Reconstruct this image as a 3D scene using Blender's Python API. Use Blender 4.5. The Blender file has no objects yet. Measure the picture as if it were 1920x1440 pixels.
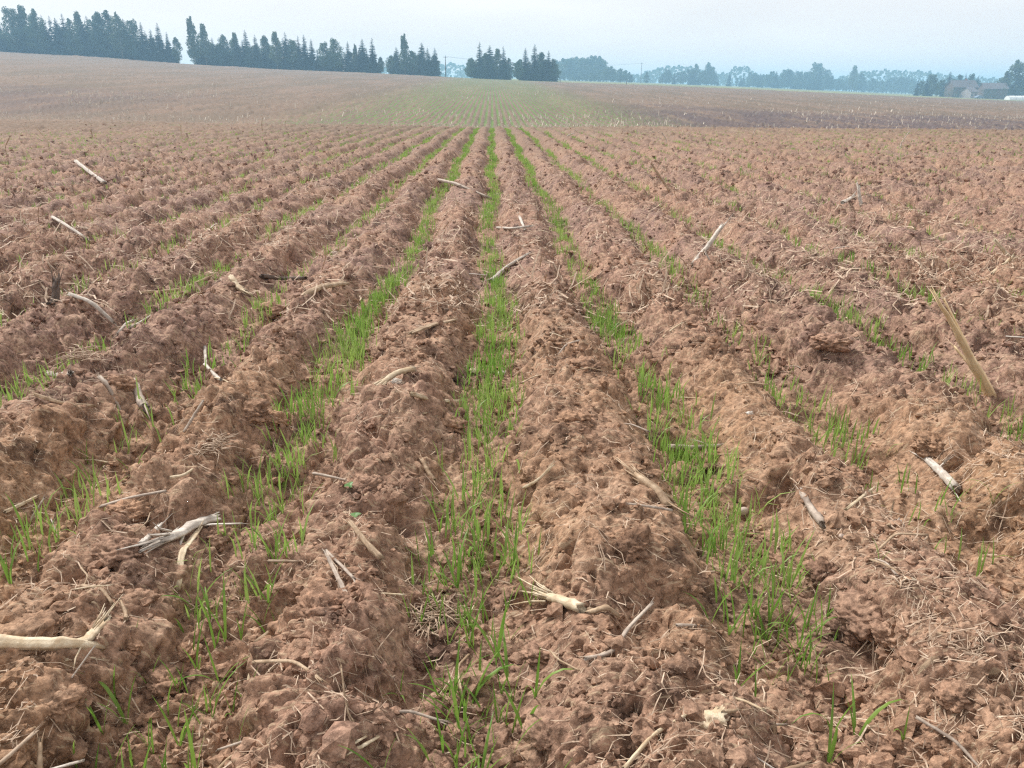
import bpy, math, random
import numpy as np
from mathutils import Vector, Euler, Matrix

S = bpy.context.scene
C = S.collection
R = math.radians
random.seed(7)
RNG = np.random.default_rng(11)

# ------------------------------------------------------------------ camera
PW, PH, F = 1920.0, 1440.0, 1450.0
HORIZON = 170.0
PITCH = math.atan((PH / 2 - HORIZON) / F)
YAW = math.atan(35.0 / F)
CAM = Vector((0.015, 0.0, 0.90))
cam_d = bpy.data.cameras.new('camera')
cam = bpy.data.objects.new('camera', cam_d)
C.objects.link(cam)
cam.location = CAM
cam.rotation_euler = (math.pi / 2 - PITCH, 0, -YAW)
cam_d.sensor_width = 36.0
cam_d.lens = 36.0 * F / PW
cam_d.clip_start = 0.02
cam_d.clip_end = 12000
S.camera = cam
CROT = Euler((math.pi / 2 - PITCH, 0, -YAW)).to_matrix()

# ------------------------------------------------------------------ light
SUN_EL, SUN_AZ = R(44), R(-42)          # azimuth from +Y towards +X
world = bpy.data.worlds.new('World')
S.world = world
world.use_nodes = True
wn, wl = world.node_tree.nodes, world.node_tree.links
wn.clear()
w_out = wn.new('ShaderNodeOutputWorld')
w_bg = wn.new('ShaderNodeBackground')
w_sky = wn.new('ShaderNodeTexSky')
w_sky.sky_type = 'NISHITA'
w_sky.sun_disc = False
w_sky.sun_elevation = SUN_EL
w_sky.sun_rotation = SUN_AZ
w_sky.dust_density = 4.0
w_mix = wn.new('ShaderNodeMix')
w_mix.data_type = 'RGBA'
w_mix.inputs[0].default_value = 0.88
w_mix.inputs[7].default_value = (8.9, 8.6, 8.5, 1)
wl.new(w_sky.outputs[0], w_mix.inputs[6])
# faint unevenness of the overcast
w_tc = wn.new('ShaderNodeTexCoord')
w_map = wn.new('ShaderNodeMapping'); w_map.inputs['Scale'].default_value = (2.0, 2.0, 9.0)
w_noi = wn.new('ShaderNodeTexNoise'); w_noi.inputs['Scale'].default_value = 1.6; w_noi.inputs['Detail'].default_value = 4
w_rng = wn.new('ShaderNodeMapRange')
for i, q in enumerate((0.3, 0.7, 0.93, 1.05)): w_rng.inputs[i + 1].default_value = q
w_mul = wn.new('ShaderNodeMix'); w_mul.data_type = 'RGBA'; w_mul.blend_type = 'MULTIPLY'; w_mul.inputs[0].default_value = 1.0
wl.new(w_tc.outputs['Generated'], w_map.inputs[0]); wl.new(w_map.outputs[0], w_noi.inputs['Vector'])
wl.new(w_noi.outputs[0], w_rng.inputs[0]); wl.new(w_mix.outputs[2], w_mul.inputs[6]); wl.new(w_rng.outputs[0], w_mul.inputs[7])
wl.new(w_mul.outputs[2], w_bg.inputs[0])
w_bg.inputs[1].default_value = 0.1
wl.new(w_bg.outputs[0], w_out.inputs[0])

sun_d = bpy.data.lights.new('sun', 'SUN')
sun_d.energy = 3.9
sun_d.angle = R(8)
sun_d.color = (1.0, 0.98, 0.95)
sun = bpy.data.objects.new('sun', sun_d)
C.objects.link(sun)
sdir = Vector((math.sin(SUN_AZ) * math.cos(SUN_EL), math.cos(SUN_AZ) * math.cos(SUN_EL), math.sin(SUN_EL)))
sun.rotation_euler = sdir.to_track_quat('Z', 'Y').to_euler()
sun.location = (0, 0, 30)

S.view_settings.view_transform = 'Standard'
S.view_settings.look = 'None'
S.view_settings.gamma = 1
S.view_settings.use_curve_mapping = False
S.view_settings.exposure = 0.33
S.render.engine = 'CYCLES'
S.cycles.max_bounces = 6
S.cycles.diffuse_bounces = 3
S.cycles.transmission_bounces = 3
S.cycles.volume_bounces = 1
S.cycles.use_denoising = False
S.cycles.filter_width = 1.3
S.cycles.denoiser = 'OPENIMAGEDENOISE'
S.cycles.denoising_input_passes = 'RGB_ALBEDO_NORMAL'
S.cycles.denoising_prefilter = 'ACCURATE'
HAZE_DENSITY = 0.00088
HAZE_COLOR = (0.42, 0.73, 1.0, 1)

# ------------------------------------------------------------------ numeric helpers
def ray(u, v):
    d = CROT @ Vector(((u - PW / 2) / F, -(v - PH / 2) / F, -1.0))
    return d

def smooth(a, b, x):
    t = np.clip((x - a) / (b - a), 0, 1)
    return t * t * (3 - 2 * t)

def ihash(ix, iy, seed):
    h = (ix.astype(np.int64) * 374761393 + iy.astype(np.int64) * 668265263 + seed * 1442695041) & 0xFFFFFFFF
    h = ((h ^ (h >> 13)) * 1274126177) & 0xFFFFFFFF
    h = ((h ^ (h >> 16)) * 2246822519) & 0xFFFFFFFF
    return (h ^ (h >> 15))

def h01(ix, iy, seed):
    return (ihash(ix, iy, seed) & 0xFFFF).astype(np.float32) / 65535.0

def vnoise(x, y, seed):
    ix = np.floor(x); iy = np.floor(y)
    fx = (x - ix).astype(np.float32); fy = (y - iy).astype(np.float32)
    fx = fx * fx * (3 - 2 * fx); fy = fy * fy * (3 - 2 * fy)
    ix = ix.astype(np.int64); iy = iy.astype(np.int64)
    a = h01(ix, iy, seed); b = h01(ix + 1, iy, seed); c = h01(ix, iy + 1, seed); d = h01(ix + 1, iy + 1, seed)
    return (a + (b - a) * fx) * (1 - fy) + (c + (d - c) * fx) * fy - 0.5

def fbm(x, y, seed, octaves=3):
    s = 0.0; a = 1.0
    for k in range(octaves):
        s = s + a * vnoise(x, y, seed + k * 17)
        x = x * 2.03 + 3.1; y = y * 2.03 + 1.7; a *= 0.5
    return s

def lumps(x, y, cell, seed, presence, flat=0.8):
    """crumbs lying on the soil: rounded caps scattered one to a cell, height in units of the cell"""
    gx = x / cell; gy = y / cell
    ix = np.floor(gx).astype(np.int64); iy = np.floor(gy).astype(np.int64)
    out = np.zeros(x.shape, np.float32)
    for dx in (-1, 0, 1):
        for dy in (-1, 0, 1):
            h = ihash(ix + dx, iy + dy, seed)
            jx = (h & 255).astype(np.float32) / 255; jy = ((h >> 8) & 255).astype(np.float32) / 255
            rr = 0.30 + 0.38 * ((h >> 16) & 255).astype(np.float32) / 255
            on = ((h >> 24) & 255) < presence * 255
            ax = (gx - (ix + dx) - jx).astype(np.float32); ay = (gy - (iy + dy) - jy).astype(np.float32)
            d2 = (ax * ax + ay * ay) / (rr * rr)
            cap = np.sqrt(np.clip(1 - d2, 0, 1)) * rr * flat
            np.maximum(out, np.where(on, cap, 0), out=out)
    return out

# ------------------------------------------------------------------ shape of the land
ROW = 0.52
_by = np.array([-60, 0, 26, 32, 42, 52, 62, 80, 120, 200, 300, 330], float)
_bz = np.array([0.75, 0, -0.30, -0.46, -0.98, -1.42, -1.5, -1.05, -0.1, 2.1, 4.5, 5.1])
_yy = np.arange(-60, 331, 0.5)
_zz = np.interp(_yy, _by, _bz)
_k = np.hanning(15); _k /= _k.sum()
_zz = np.convolve(np.pad(_zz, 7, mode='edge'), _k, mode='valid')
EDGE = 300.0
FAR = 1200.0
def _elev(pts):
    t, e = [], []
    for u, v in pts:
        d = ray(u, v)
        t.append(d.x / d.y); e.append(d.z / d.y)
    o = np.argsort(t)
    return np.array(t)[o], np.array(e)[o]
EDGE_PX = [(-300, 84), (0, 97), (200, 108), (350, 120), (520, 130), (700, 137), (830, 144), (925, 149), (1000, 152.5), (1200, 159), (1400, 167), (1700, 181), (1920, 190), (2300, 203)]
FAR_PX = [(-300, 104), (0, 110), (350, 122), (700, 135), (830, 141), (925, 145), (1000, 148), (1200, 154.5), (1400, 162), (1700, 176), (1920, 185), (2300, 198)]
ET, EE = _elev(EDGE_PX)
FT, FE = _elev(FAR_PX)
ZE0 = CAM.z + EDGE * float(np.interp(0.0, ET, EE))

MOUNDS = []     # low swellings of the bed, filled in below from the photograph: (x, y, rx, ry, height)

def macro(x, y):
    x = np.asarray(x, float); y = np.asarray(y, float)
    t = x / np.maximum(y, 8.0)
    zb = np.interp(y, _yy, _zz)
    ze = CAM.z + EDGE * np.interp(t, ET, EE)
    s = np.clip((y - 22) / (EDGE - 22), 0, None)
    z_near = zb + (ze - ZE0) * np.minimum(s, 1.1) ** 1.15
    zf = CAM.z + FAR * np.interp(t, FT, FE)
    zf = np.minimum(zf, 17.5)
    k = np.clip((y - EDGE) / (FAR - EDGE), 0, 1)
    z_far = ze * (1 - k) + zf * k
    z = np.where(y < EDGE, z_near, z_far)
    z = z + 0.12 * fbm(x / 7.0, y / 9.0, 5, 2) * smooth(6, 40, y) * smooth(330, 200, y)
    for mx, my, rx, ry, h in MOUNDS:
        z = z + h * np.exp(-(((x - mx) / rx) ** 2 + ((y - my) / ry) ** 2))
    return z

def row_phase(x, y):
    """0 in the middle of a seeded furrow, 0.5 on top of a ridge"""
    w = x + 0.035 * np.sin(y * 1.3 + np.round(x / ROW) * 2.1) * 1.0 + 0.03 * fbm(x * 0.8, y * 0.9, 31, 2)
    return np.abs(w / ROW - np.round(w / ROW))

def bed(x, y):
    """land plus ridges and furrows"""
    p = row_phase(x, y)
    ridge = smooth(0.13, 0.40, p)
    amp = 0.108 * (1 + 0.50 * fbm(x * 1.3, y * 1.1, 41, 2)) * (1 - 0.35 * smooth(0.9, 2.2, np.abs(x)) - 0.2 * smooth(3, 10, np.abs(x))) * smooth(150, 60, y)
    return macro(x, y) + amp * (ridge - 0.45)

def soil(x, y, step=None, split=False):
    x = np.asarray(x, float); y = np.asarray(y, float)
    z = bed(x, y)
    if step is None:
        step = np.full(x.shape, 0.003)
    def w(c):
        return np.clip(1.7 - step / (c * 0.30), 0.75 if c > 0.05 else (0.6 if c > 0.03 else (0.45 if c > 0.012 else 0.0)), 1)
    fade = smooth(150, 50, y)
    wx = x + 0.024 * fbm(x * 14, y * 14, 51, 2) + 0.014 * fbm(x * 47, y * 47, 57, 2)
    wy = y + 0.024 * fbm(x * 14 + 9, y * 14 + 4, 53, 2) + 0.014 * fbm(x * 47 + 7, y * 47 + 3, 58, 2)
    rough = np.clip(1.0 + 1.3 * fbm(x * 1.9, y * 1.9, 61, 2), 0.45, 1.7)      # crumbly here, smoother there
    d = 0.036 * fbm(x * 4.2, y * 4.2, 71, 3)
    d = d + 0.15 * 0.30 * lumps(wx, wy, 0.15, 81, 0.26) * w(0.15)
    big = d
    d = 0.0
    d = d + 0.075 * 0.62 * lumps(wx, wy, 0.075, 82, 0.50) * w(0.075) * rough
    d = d + 0.036 * 0.80 * lumps(wx, wy, 0.036, 83, 0.60) * w(0.036) * rough
    d = d + 0.018 * 0.85 * lumps(wx, wy, 0.018, 84, 0.70) * w(0.018) * rough
    d = d + 0.0085 * 0.9 * lumps(wx, wy, 0.0085, 85, 0.75) * w(0.0085) * rough
    d = d + 0.012 * fbm(x * 38, y * 38, 73, 2) * rough + 0.0045 * vnoise(x * 160, y * 160, 75) * np.clip(1.7 - step / 0.003, 0.2, 1) * rough
    wild = 1 + 0.30 * smooth(0.9, 2.4, np.abs(x)) + 0.4 * smooth(3.5, 9, y)      # less trampled away from the middle rows
    d = d * wild
    big = big * (1 + 0.45 * smooth(0.9, 2.4, np.abs(x)))
    # torn hollows between clods
    hol = np.clip(vnoise(x * 7.3, y * 7.3, 91) + 0.6 * vnoise(x * 15, y * 15, 92) - 0.26, 0, 1)
    d = d - 0.17 * wild * hol - 0.13 * wild * np.clip(vnoise(x * 26, y * 26, 93) + 0.5 * vnoise(x * 55, y * 55, 94) - 0.28, 0, 1)
    far = 0.26 * lumps(x, y, 0.36, 95, 0.45) + 0.16 * fbm(x / 0.8, y / 0.8, 96, 2)
    z = z + big * fade + far * smooth(24, 70, y) * smooth(340, 260, y) * (0.35 + 0.65 * smooth(3, 14, np.abs(x)))
    if split:
        return z, d * fade
    return z + d * fade

def soil1(x, y):
    return float(soil(np.array([x]), np.array([y]))[0])

def at(u, v, lift=0.0, surf=bed):
    """the point of the ground (raised by LIFT) that lies along the sight line of a pixel of the photograph"""
    d = ray(u, v)
    t0, t1 = 0.3, None
    ts = np.concatenate([np.arange(0.5, 6, 0.01), np.geomspace(6, 400, 1500)])
    px = CAM.x + d.x * ts; py = CAM.y + d.y * ts; pz = CAM.z + d.z * ts
    below = pz < surf(px, py) + lift
    k = int(np.argmax(below)) if below.any() else len(ts) - 1
    return Vector((px[k], py[k], pz[k]))

for (u, v, rx, ry, h) in [(640, 1325, 0.13, 0.15, 0.05), (1800, 985, 0.13, 0.12, 0.05), (1180, 1010, 0.10, 0.10, 0.035), (1060, 1060, 0.16, 0.16, 0.02), (1840, 1180, 0.22, 0.2, 0.03)]:
    q = at(u, v)
    MOUNDS.append((q.x, q.y, rx, ry, h))
for (u, v, rx, ry, h) in [(785, 1265, 0.06, 0.05, -0.05), (455, 975, 0.05, 0.045, -0.05), (705, 715, 0.05, 0.06, -0.05), (1385, 1250, 0.04, 0.05, -0.03), (1850, 1000, 0.05, 0.05, -0.06)]:
    q = at(u, v)
    MOUNDS.append((q.x, q.y, rx, ry, h))
for (u, v, rx, ry, h) in [(145, 113, 4.0, 3.0, 0.7), (450, 131, 7.0, 3.0, 0.6)]:
    d = ray(u, v); tt = 285.0 / d.y
    MOUNDS.append((CAM.x + d.x * tt, 285.0, rx, ry, h))

# ------------------------------------------------------------------ object helpers
def mesh_np(name, V, Fq, mat=None, smoothed=True):
    """mesh from numpy arrays; Fq is (n,3) or (n,4)"""
    V = np.asarray(V, np.float32); Fq = np.asarray(Fq, np.int32)
    me = bpy.data.meshes.new(name)
    n, k = Fq.shape
    me.vertices.add(len(V)); me.vertices.foreach_set('co', V.ravel())
    me.loops.add(n * k); me.loops.foreach_set('vertex_index', Fq.ravel())
    me.polygons.add(n)
    me.polygons.foreach_set('loop_start', np.arange(0, n * k, k, dtype=np.int32))
    me.polygons.foreach_set('loop_total', np.full(n, k, np.int32))
    me.polygons.foreach_set('use_smooth', np.full(n, smoothed, bool))
    me.update(calc_edges=True)
    me.validate()
    if mat: me.materials.append(mat)
    return me

def mesh_py(name, V, Fc, mat=None, smoothed=True):
    me = bpy.data.meshes.new(name)
    me.from_pydata([tuple(v) for v in V], [], Fc)
    if any(hasattr(v, 'rib') for v in V[:40]):
        at_ = me.attributes.new('rib', 'FLOAT', 'POINT')
        at_.data.foreach_set('value', [getattr(v, 'rib', 0.3) for v in V])
    if smoothed: me.polygons.foreach_set('use_smooth', [True] * len(me.polygons))
    me.update()
    if mat: me.materials.append(mat)
    return me

def link(name, me, parent=None, loc=None):
    o = bpy.data.objects.new(name, me)
    C.objects.link(o)
    if parent: o.parent = parent
    if loc is not None: o.location = loc
    return o

def tag(o, label=None, cat=None, group=None, kind=None):
    if label: o['label'] = label
    if cat: o['category'] = cat
    if group: o['group'] = group
    if kind: o['kind'] = kind
    return o

def thing(name, label, cat, loc=(0, 0, 0), rotz=0.0, group=None):
    o = bpy.data.objects.new(name, None)
    o.empty_display_size = 0.05
    C.objects.link(o)
    o.location = loc; o.rotation_euler = (0, 0, rotz)
    return tag(o, label, cat, group)

# ------------------------------------------------------------------ materials
class NT:
    def __init__(self, name):
        self.m = bpy.data.materials.new(name)
        self.m.use_nodes = True
        self.t = self.m.node_tree
        self.n = self.t.nodes; self.l = self.t.links
        self.bsdf = self.n['Principled BSDF']
        self.out = self.n['Material Output']
    def add(self, typ, **kw):
        nd = self.n.new(typ)
        for k, v in kw.items(): setattr(nd, k, v)
        return nd
    def set(self, sock, v):
        if hasattr(v, 'is_output') or isinstance(v, bpy.types.NodeSocket): self.l.new(v, sock)
        else: sock.default_value = v
    def coord(self, kind='Object'):
        return self.add('ShaderNodeTexCoord').outputs[kind]
    def mapping(self, vec, scale=(1, 1, 1)):
        m = self.add('ShaderNodeMapping'); self.l.new(vec, m.inputs[0]); m.inputs['Scale'].default_value = scale
        return m.outputs[0]
    def noise(self, vec, scale, detail=4, rough=0.55, dist=0.0):
        n = self.add('ShaderNodeTexNoise'); self.l.new(vec, n.inputs['Vector'])
        n.inputs['Scale'].default_value = scale; n.inputs['Detail'].default_value = detail
        n.inputs['Roughness'].default_value = rough; n.inputs['Distortion'].default_value = dist
        return n.outputs[0]
    def remap(self, v, a, b, c=0.0, d=1.0, interp='SMOOTHSTEP'):
        m = self.add('ShaderNodeMapRange', interpolation_type=interp)
        self.set(m.inputs[0], v)
        for i, q in enumerate((a, b, c, d)): self.set(m.inputs[i + 1], q)
        return m.outputs[0]
    def math(self, op, a, b=0.0, c=0.0):
        m = self.add('ShaderNodeMath', operation=op)
        for i, q in enumerate((a, b, c)): self.set(m.inputs[i], q)
        return m.outputs[0]
    def mix(self, f, a, b, blend='MIX'):
        m = self.add('ShaderNodeMix', data_type='RGBA', blend_type=blend)
        self.set(m.inputs[0], f)
        for i, q in ((6, a), (7, b)):
            if isinstance(q, tuple): q = (*q, 1.0) if len(q) == 3 else q
            self.set(m.inputs[i], q)
        return m.outputs[2]
    def bump(self, h, strength, dist):
        b = self.add('ShaderNodeBump'); self.set(b.inputs['Height'], h)
        b.inputs['Strength'].default_value = strength; b.inputs['Distance'].default_value = dist
        self.l.new(b.outputs[0], self.bsdf.inputs['Normal'])
    def finish(self, col, rough=0.9, spec=0.2):
        self.set(self.bsdf.inputs['Base Color'], col if not isinstance(col, tuple) else (*col, 1.0))
        self.set(self.bsdf.inputs['Roughness'], rough)
        self.bsdf.inputs['Specular IOR Level'].default_value = spec
        return self.m

SOIL_A = (0.320, 0.192, 0.139)     # dry reddish loam
SOIL_B = (0.262, 0.165, 0.136)     # mauve brown
SOIL_C = (0.425, 0.284, 0.194)     # ochre
SOIL_D = (0.064, 0.040, 0.032)     # moist
STRAW = (0.50, 0.38, 0.25)

def soil_colour(N, vec):
    n1 = N.noise(vec, 0.9, 3)
    n2 = N.noise(vec, 9.0, 4, 0.6)
    n3 = N.noise(vec, 70.0, 6, 0.65)
    n4 = N.noise(vec, 330.0, 3, 0.7)
    c = N.mix(N.remap(n1, 0.38, 0.62), SOIL_A, SOIL_B)
    n0 = N.noise(N.mapping(vec, (0.7, 0.5, 0.5)), 1.0, 3)
    sy = N.add('ShaderNodeSeparateXYZ'); N.l.new(vec, sy.inputs[0])
    c = N.mix(N.math('MULTIPLY', N.remap(n0, 0.38, 0.62, 0.2, 0.85), N.remap(sy.outputs[1], 5.5, 1.2, 0.0, 1.0)), c, (0.350, 0.212, 0.118))
    c = N.mix(N.remap(n2, 0.45, 0.75, 0, 0.75), c, SOIL_C)
    c = N.mix(N.remap(n2, 0.48, 0.30, 0, 0.65), c, SOIL_D)
    c = N.mix(N.remap(n3, 0.30, 0.72, 0, 1), N.mix(1.0, c, (0.44, 0.42, 0.41), 'MULTIPLY'), N.mix(1.0, c, (1.36, 1.35, 1.33), 'MULTIPLY'))
    c = N.mix(N.remap(n4, 0.57, 0.70, 0, 0.6), c, (0.52, 0.37, 0.26))
    c = N.mix(N.remap(n4, 0.42, 0.30, 0, 0.6), c, (0.09, 0.055, 0.042))
    return c, n3, n4

def mat_field():
    N = NT('field_soil')
    vec = N.add('ShaderNodeNewGeometry').outputs['Position']
    c, n3, n4 = soil_colour(N, vec)
    sx = N.add('ShaderNodeSeparateXYZ'); N.l.new(vec, sx.inputs[0])
    x, y = sx.outputs[0], sx.outputs[1]
    # chopped straw trodden into the surface: short streaks in several directions
    for k, (rx, sc) in enumerate(((0.5, (22, 190, 25)), (2.2, (30, 230, 25)), (1.3, (20, 170, 25)))):
        mp = N.add('ShaderNodeMapping'); N.l.new(vec, mp.inputs[0])
        mp.inputs['Rotation'].default_value = (0, 0, rx); mp.inputs['Scale'].default_value = sc
        s = N.noise(mp.outputs[0], 1.0, 1, 0.5, 0.0)
        c = N.mix(N.remap(s, 0.66, 0.70, 0, 0.5), c, STRAW)
    # far part: stubble flecks, moist hollows, and darker soil painting in the clods' self-shadow
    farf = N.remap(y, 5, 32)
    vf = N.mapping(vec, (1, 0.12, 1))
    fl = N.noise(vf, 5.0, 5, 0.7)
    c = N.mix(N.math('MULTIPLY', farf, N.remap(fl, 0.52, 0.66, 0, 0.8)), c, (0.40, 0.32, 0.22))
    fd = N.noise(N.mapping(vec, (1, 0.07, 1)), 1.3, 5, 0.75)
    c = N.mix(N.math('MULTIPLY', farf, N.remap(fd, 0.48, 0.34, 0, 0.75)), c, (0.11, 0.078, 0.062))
    clod_shade = N.noise(vf, 0.25, 4, 0.6)
    c = N.mix(N.math('MULTIPLY', farf, N.remap(clod_shade, 0.35, 0.65, 0.55, 0.95)), c, N.mix(N.remap(y, 30, 75), (0.188, 0.138, 0.100), (0.148, 0.110, 0.076)))  # self-shadow of clods too fine to model, put into the soil colour
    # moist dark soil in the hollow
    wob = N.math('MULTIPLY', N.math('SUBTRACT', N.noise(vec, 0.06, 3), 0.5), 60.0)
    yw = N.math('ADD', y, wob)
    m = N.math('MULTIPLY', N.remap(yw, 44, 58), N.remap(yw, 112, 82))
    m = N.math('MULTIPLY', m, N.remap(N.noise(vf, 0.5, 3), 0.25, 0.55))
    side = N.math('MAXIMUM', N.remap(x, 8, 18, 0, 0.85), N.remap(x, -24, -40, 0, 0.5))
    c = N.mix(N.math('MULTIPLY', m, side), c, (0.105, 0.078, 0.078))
    # sown rows: leaves too small to build beyond the brow
    ph = N.math('ABSOLUTE', N.math('SUBTRACT', N.math('FRACT', N.math('ADD', N.math('DIVIDE', x, ROW), 0.5)), 0.5))
    band = N.remap(ph, 0.30, 0.14)
    ax = N.math('ABSOLUTE', x)
    band = N.math('MULTIPLY', band, N.remap(ax, 19, 8, 0.0, 1.0))
    band = N.math('MULTIPLY', band, N.remap(y, 22, 36))
    band = N.math('MULTIPLY', band, N.remap(N.noise(vf, 1.5, 3), 0.3, 0.6, 0.5, 1))
    haze_green = N.math('MULTIPLY', N.remap(ax, 24, 4, 0.02, 0.10), N.remap(y, 60, 170))
    band = N.math('MAXIMUM', band, haze_green)
    c = N.mix(band, c, (0.120, 0.185, 0.050))
    # dry grass on the little banks at the far edge
    hgt = N.add('ShaderNodeBump') if False else None
    h = N.math('ADD', N.math('MULTIPLY', n3, 0.6), N.math('MULTIPLY', n4, 0.25))
    N.bump(h, 0.9, 0.007)
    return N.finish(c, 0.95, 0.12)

def mat_clod(name, tint=(1, 1, 1), scale=1.0):
    N = NT(name)
    vec = N.add('ShaderNodeNewGeometry').outputs['Position']
    c, n3, n4 = soil_colour(N, vec)
    c = N.mix(1.0, c, tint, 'MULTIPLY')
    N.bump(N.math('ADD', N.math('MULTIPLY', n3, 0.6), N.math('MULTIPLY', n4, 0.3)), 0.8, 0.006)
    return N.finish(c, 0.95, 0.12)

def mat_straw(name, a, b, stain=(0.16, 0.10, 0.06), stain_amt=0.5):
    N = NT(name)
    vec = N.coord('Object')
    oi = N.add('ShaderNodeObjectInfo')
    off = N.add('ShaderNodeVectorMath', operation='ADD'); N.l.new(vec, off.inputs[0])
    N.l.new(oi.outputs['Random'], off.inputs[1])
    v = off.outputs[0]
    n1 = N.noise(v, 55.0, 4, 0.6, 0.5)
    n2 = N.noise(v, 16.0, 4, 0.65)
    n3 = N.noise(v, 420.0, 2, 0.6)
    rib = N.add('ShaderNodeAttribute', attribute_name='rib').outputs['Fac']
    c = N.mix(N.remap(n1, 0.3, 0.7), a, b)
    c = N.mix(N.remap(rib, 0.25, 0.85, 0, 0.5), c, tuple(q * 0.55 for q in a))
    c = N.mix(N.remap(n2, 0.50, 0.66, 0, stain_amt), c, stain)
    c = N.mix(N.remap(n3, 0.35, 0.7, 0, 0.35), c, tuple(q * 0.6 for q in a))
    N.bump(N.math('ADD', n1, N.math('MULTIPLY', n3, 0.5)), 0.5, 0.002)
    return N.finish(c, 0.75, 0.25)

def mat_leaf(name, a, b, trans=0.35, scale=30.0, tip=None):
    N = NT(name)
    vec = N.coord('Object')
    oi = N.add('ShaderNodeObjectInfo')
    n = N.noise(vec, scale, 3)
    f = N.math('ADD', N.math('MULTIPLY', N.remap(n, 0.3, 0.7), 0.6), N.math('MULTIPLY', oi.outputs['Random'], 0.4))
    c = N.mix(f, a, b)
    N.finish(c, 0.5, 0.35)
    tr = N.add('ShaderNodeBsdfTranslucent')
    N.l.new(c, tr.inputs[0])
    mx = N.add('ShaderNodeMixShader'); mx.inputs[0].default_value = trans
    N.l.new(N.bsdf.outputs[0], mx.inputs[1]); N.l.new(tr.outputs[0], mx.inputs[2])
    N.l.new(mx.outputs[0], N.out.inputs[0])
    return N.m

def mat_plain(name, col, rough=0.8, spec=0.3, var=0.2, scale=3.0):
    N = NT(name)
    n = N.noise(N.coord('Object'), scale, 5, 0.6)
    c = N.mix(N.remap(n, 0.3, 0.7), tuple(q * (1 - var) for q in col), tuple(min(1, q * (1 + var)) for q in col))
    return N.finish(c, rough, spec)

M = {}
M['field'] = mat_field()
M['clod'] = mat_clod('clod_soil')
M['clod_pale'] = mat_clod('pale_clod_soil', (1.2, 1.18, 1.12))
M['clod_dark'] = mat_clod('moist_clod_soil', (0.72, 0.70, 0.70))
M['cream'] = mat_straw('cream_stalk', (0.50, 0.38, 0.24), (0.74, 0.63, 0.46), (0.36, 0.22, 0.11), 0.45)
M['stub'] = mat_plain('bleached_stub', (0.66, 0.58, 0.47), 0.8, 0.2, 0.25, 0.7)
M['gold'] = mat_straw('golden_stalk', (0.72, 0.53, 0.30), (0.86, 0.68, 0.43), (0.36, 0.22, 0.11), 0.25)
M['white'] = mat_straw('bleached_stalk', (0.46, 0.39, 0.32), (0.72, 0.66, 0.58), (0.27, 0.21, 0.17), 0.5)
M['tan'] = mat_straw('tan_stalk', (0.34, 0.23, 0.14), (0.58, 0.44, 0.30), (0.20, 0.12, 0.07), 0.55)
M['grey'] = mat_straw('weathered_stalk', (0.36, 0.28, 0.22), (0.50, 0.42, 0.34), (0.14, 0.10, 0.08), 0.6)
M['dark'] = mat_straw('dark_stalk', (0.10, 0.07, 0.055), (0.18, 0.13, 0.10), (0.05, 0.035, 0.03), 0.5)
M['litter'] = mat_straw('chopped_straw', (0.36, 0.25, 0.17), (0.64, 0.50, 0.37), (0.20, 0.12, 0.08), 0.6)
M['wheat'] = mat_leaf('wheat_leaf', (0.095, 0.240, 0.025), (0.280, 0.400, 0.080), 0.42, 25.0)
M['wheat_far'] = mat_leaf('wheat_rows', (0.155, 0.305, 0.042), (0.420, 0.520, 0.155), 0.45, 2.0)
M['weed'] = mat_leaf('weed_leaf', (0.09, 0.20, 0.05), (0.17, 0.30, 0.10), 0.3)
M['stone'] = mat_plain('pale_stone', (0.42, 0.33, 0.27), 0.85, 0.3, 0.25, 40)
M['grass'] = mat_plain('dry_verge', (0.24, 0.24, 0.10), 0.9, 0.1, 0.35, 0.4)
M['meadow'] = mat_plain('meadow_green', (0.20, 0.215, 0.11), 0.9, 0.1, 0.3, 0.02)
M['spruce'] = mat_leaf('spruce_needles', (0.014, 0.036, 0.020), (0.028, 0.060, 0.028), 0.1, 0.8)
M['broad'] = mat_leaf('broadleaf_foliage', (0.034, 0.078, 0.030), (0.075, 0.125, 0.045), 0.25, 0.5)
M['birch'] = mat_leaf('birch_foliage', (0.060, 0.105, 0.036), (0.130, 0.165, 0.062), 0.25, 0.5)
M['bark'] = mat_plain('bark', (0.09, 0.07, 0.055), 0.9, 0.1, 0.3, 3)
M['pale_bark'] = mat_plain('birch_bark', (0.20, 0.18, 0.16), 0.8, 0.2, 0.4, 2)
M['wood'] = mat_plain('weathered_wood', (0.16, 0.13, 0.11), 0.85, 0.15, 0.25, 2)
M['wire'] = mat_plain('wire_metal', (0.12, 0.12, 0.13), 0.5, 0.5, 0.1, 1)
M['roof'] = mat_plain('grey_brown_roof', (0.17, 0.15, 0.15), 0.8, 0.2, 0.2, 0.8)
M['wall'] = mat_plain('pale_render', (0.34, 0.30, 0.28), 0.9, 0.2, 0.1, 0.5)
M['wall_wood'] = mat_plain('brown_cladding', (0.15, 0.11, 0.09), 0.9, 0.2, 0.2, 1)
M['white_paint'] = mat_plain('white_sheet', (0.82, 0.82, 0.80), 0.6, 0.3, 0.05, 0.5)
M['glass'] = mat_plain('dark_glass', (0.03, 0.04, 0.05), 0.15, 0.5, 0.1, 1)
M['brick'] = mat_plain('chimney_brick', (0.30, 0.14, 0.10), 0.9, 0.2, 0.2, 3)
M['car'] = mat_plain('blue_grey_paint', (0.22, 0.28, 0.36), 0.3, 0.5, 0.05, 1)
M['rubber'] = mat_plain('rubber', (0.03, 0.03, 0.03), 0.8, 0.2, 0.1, 5)

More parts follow.
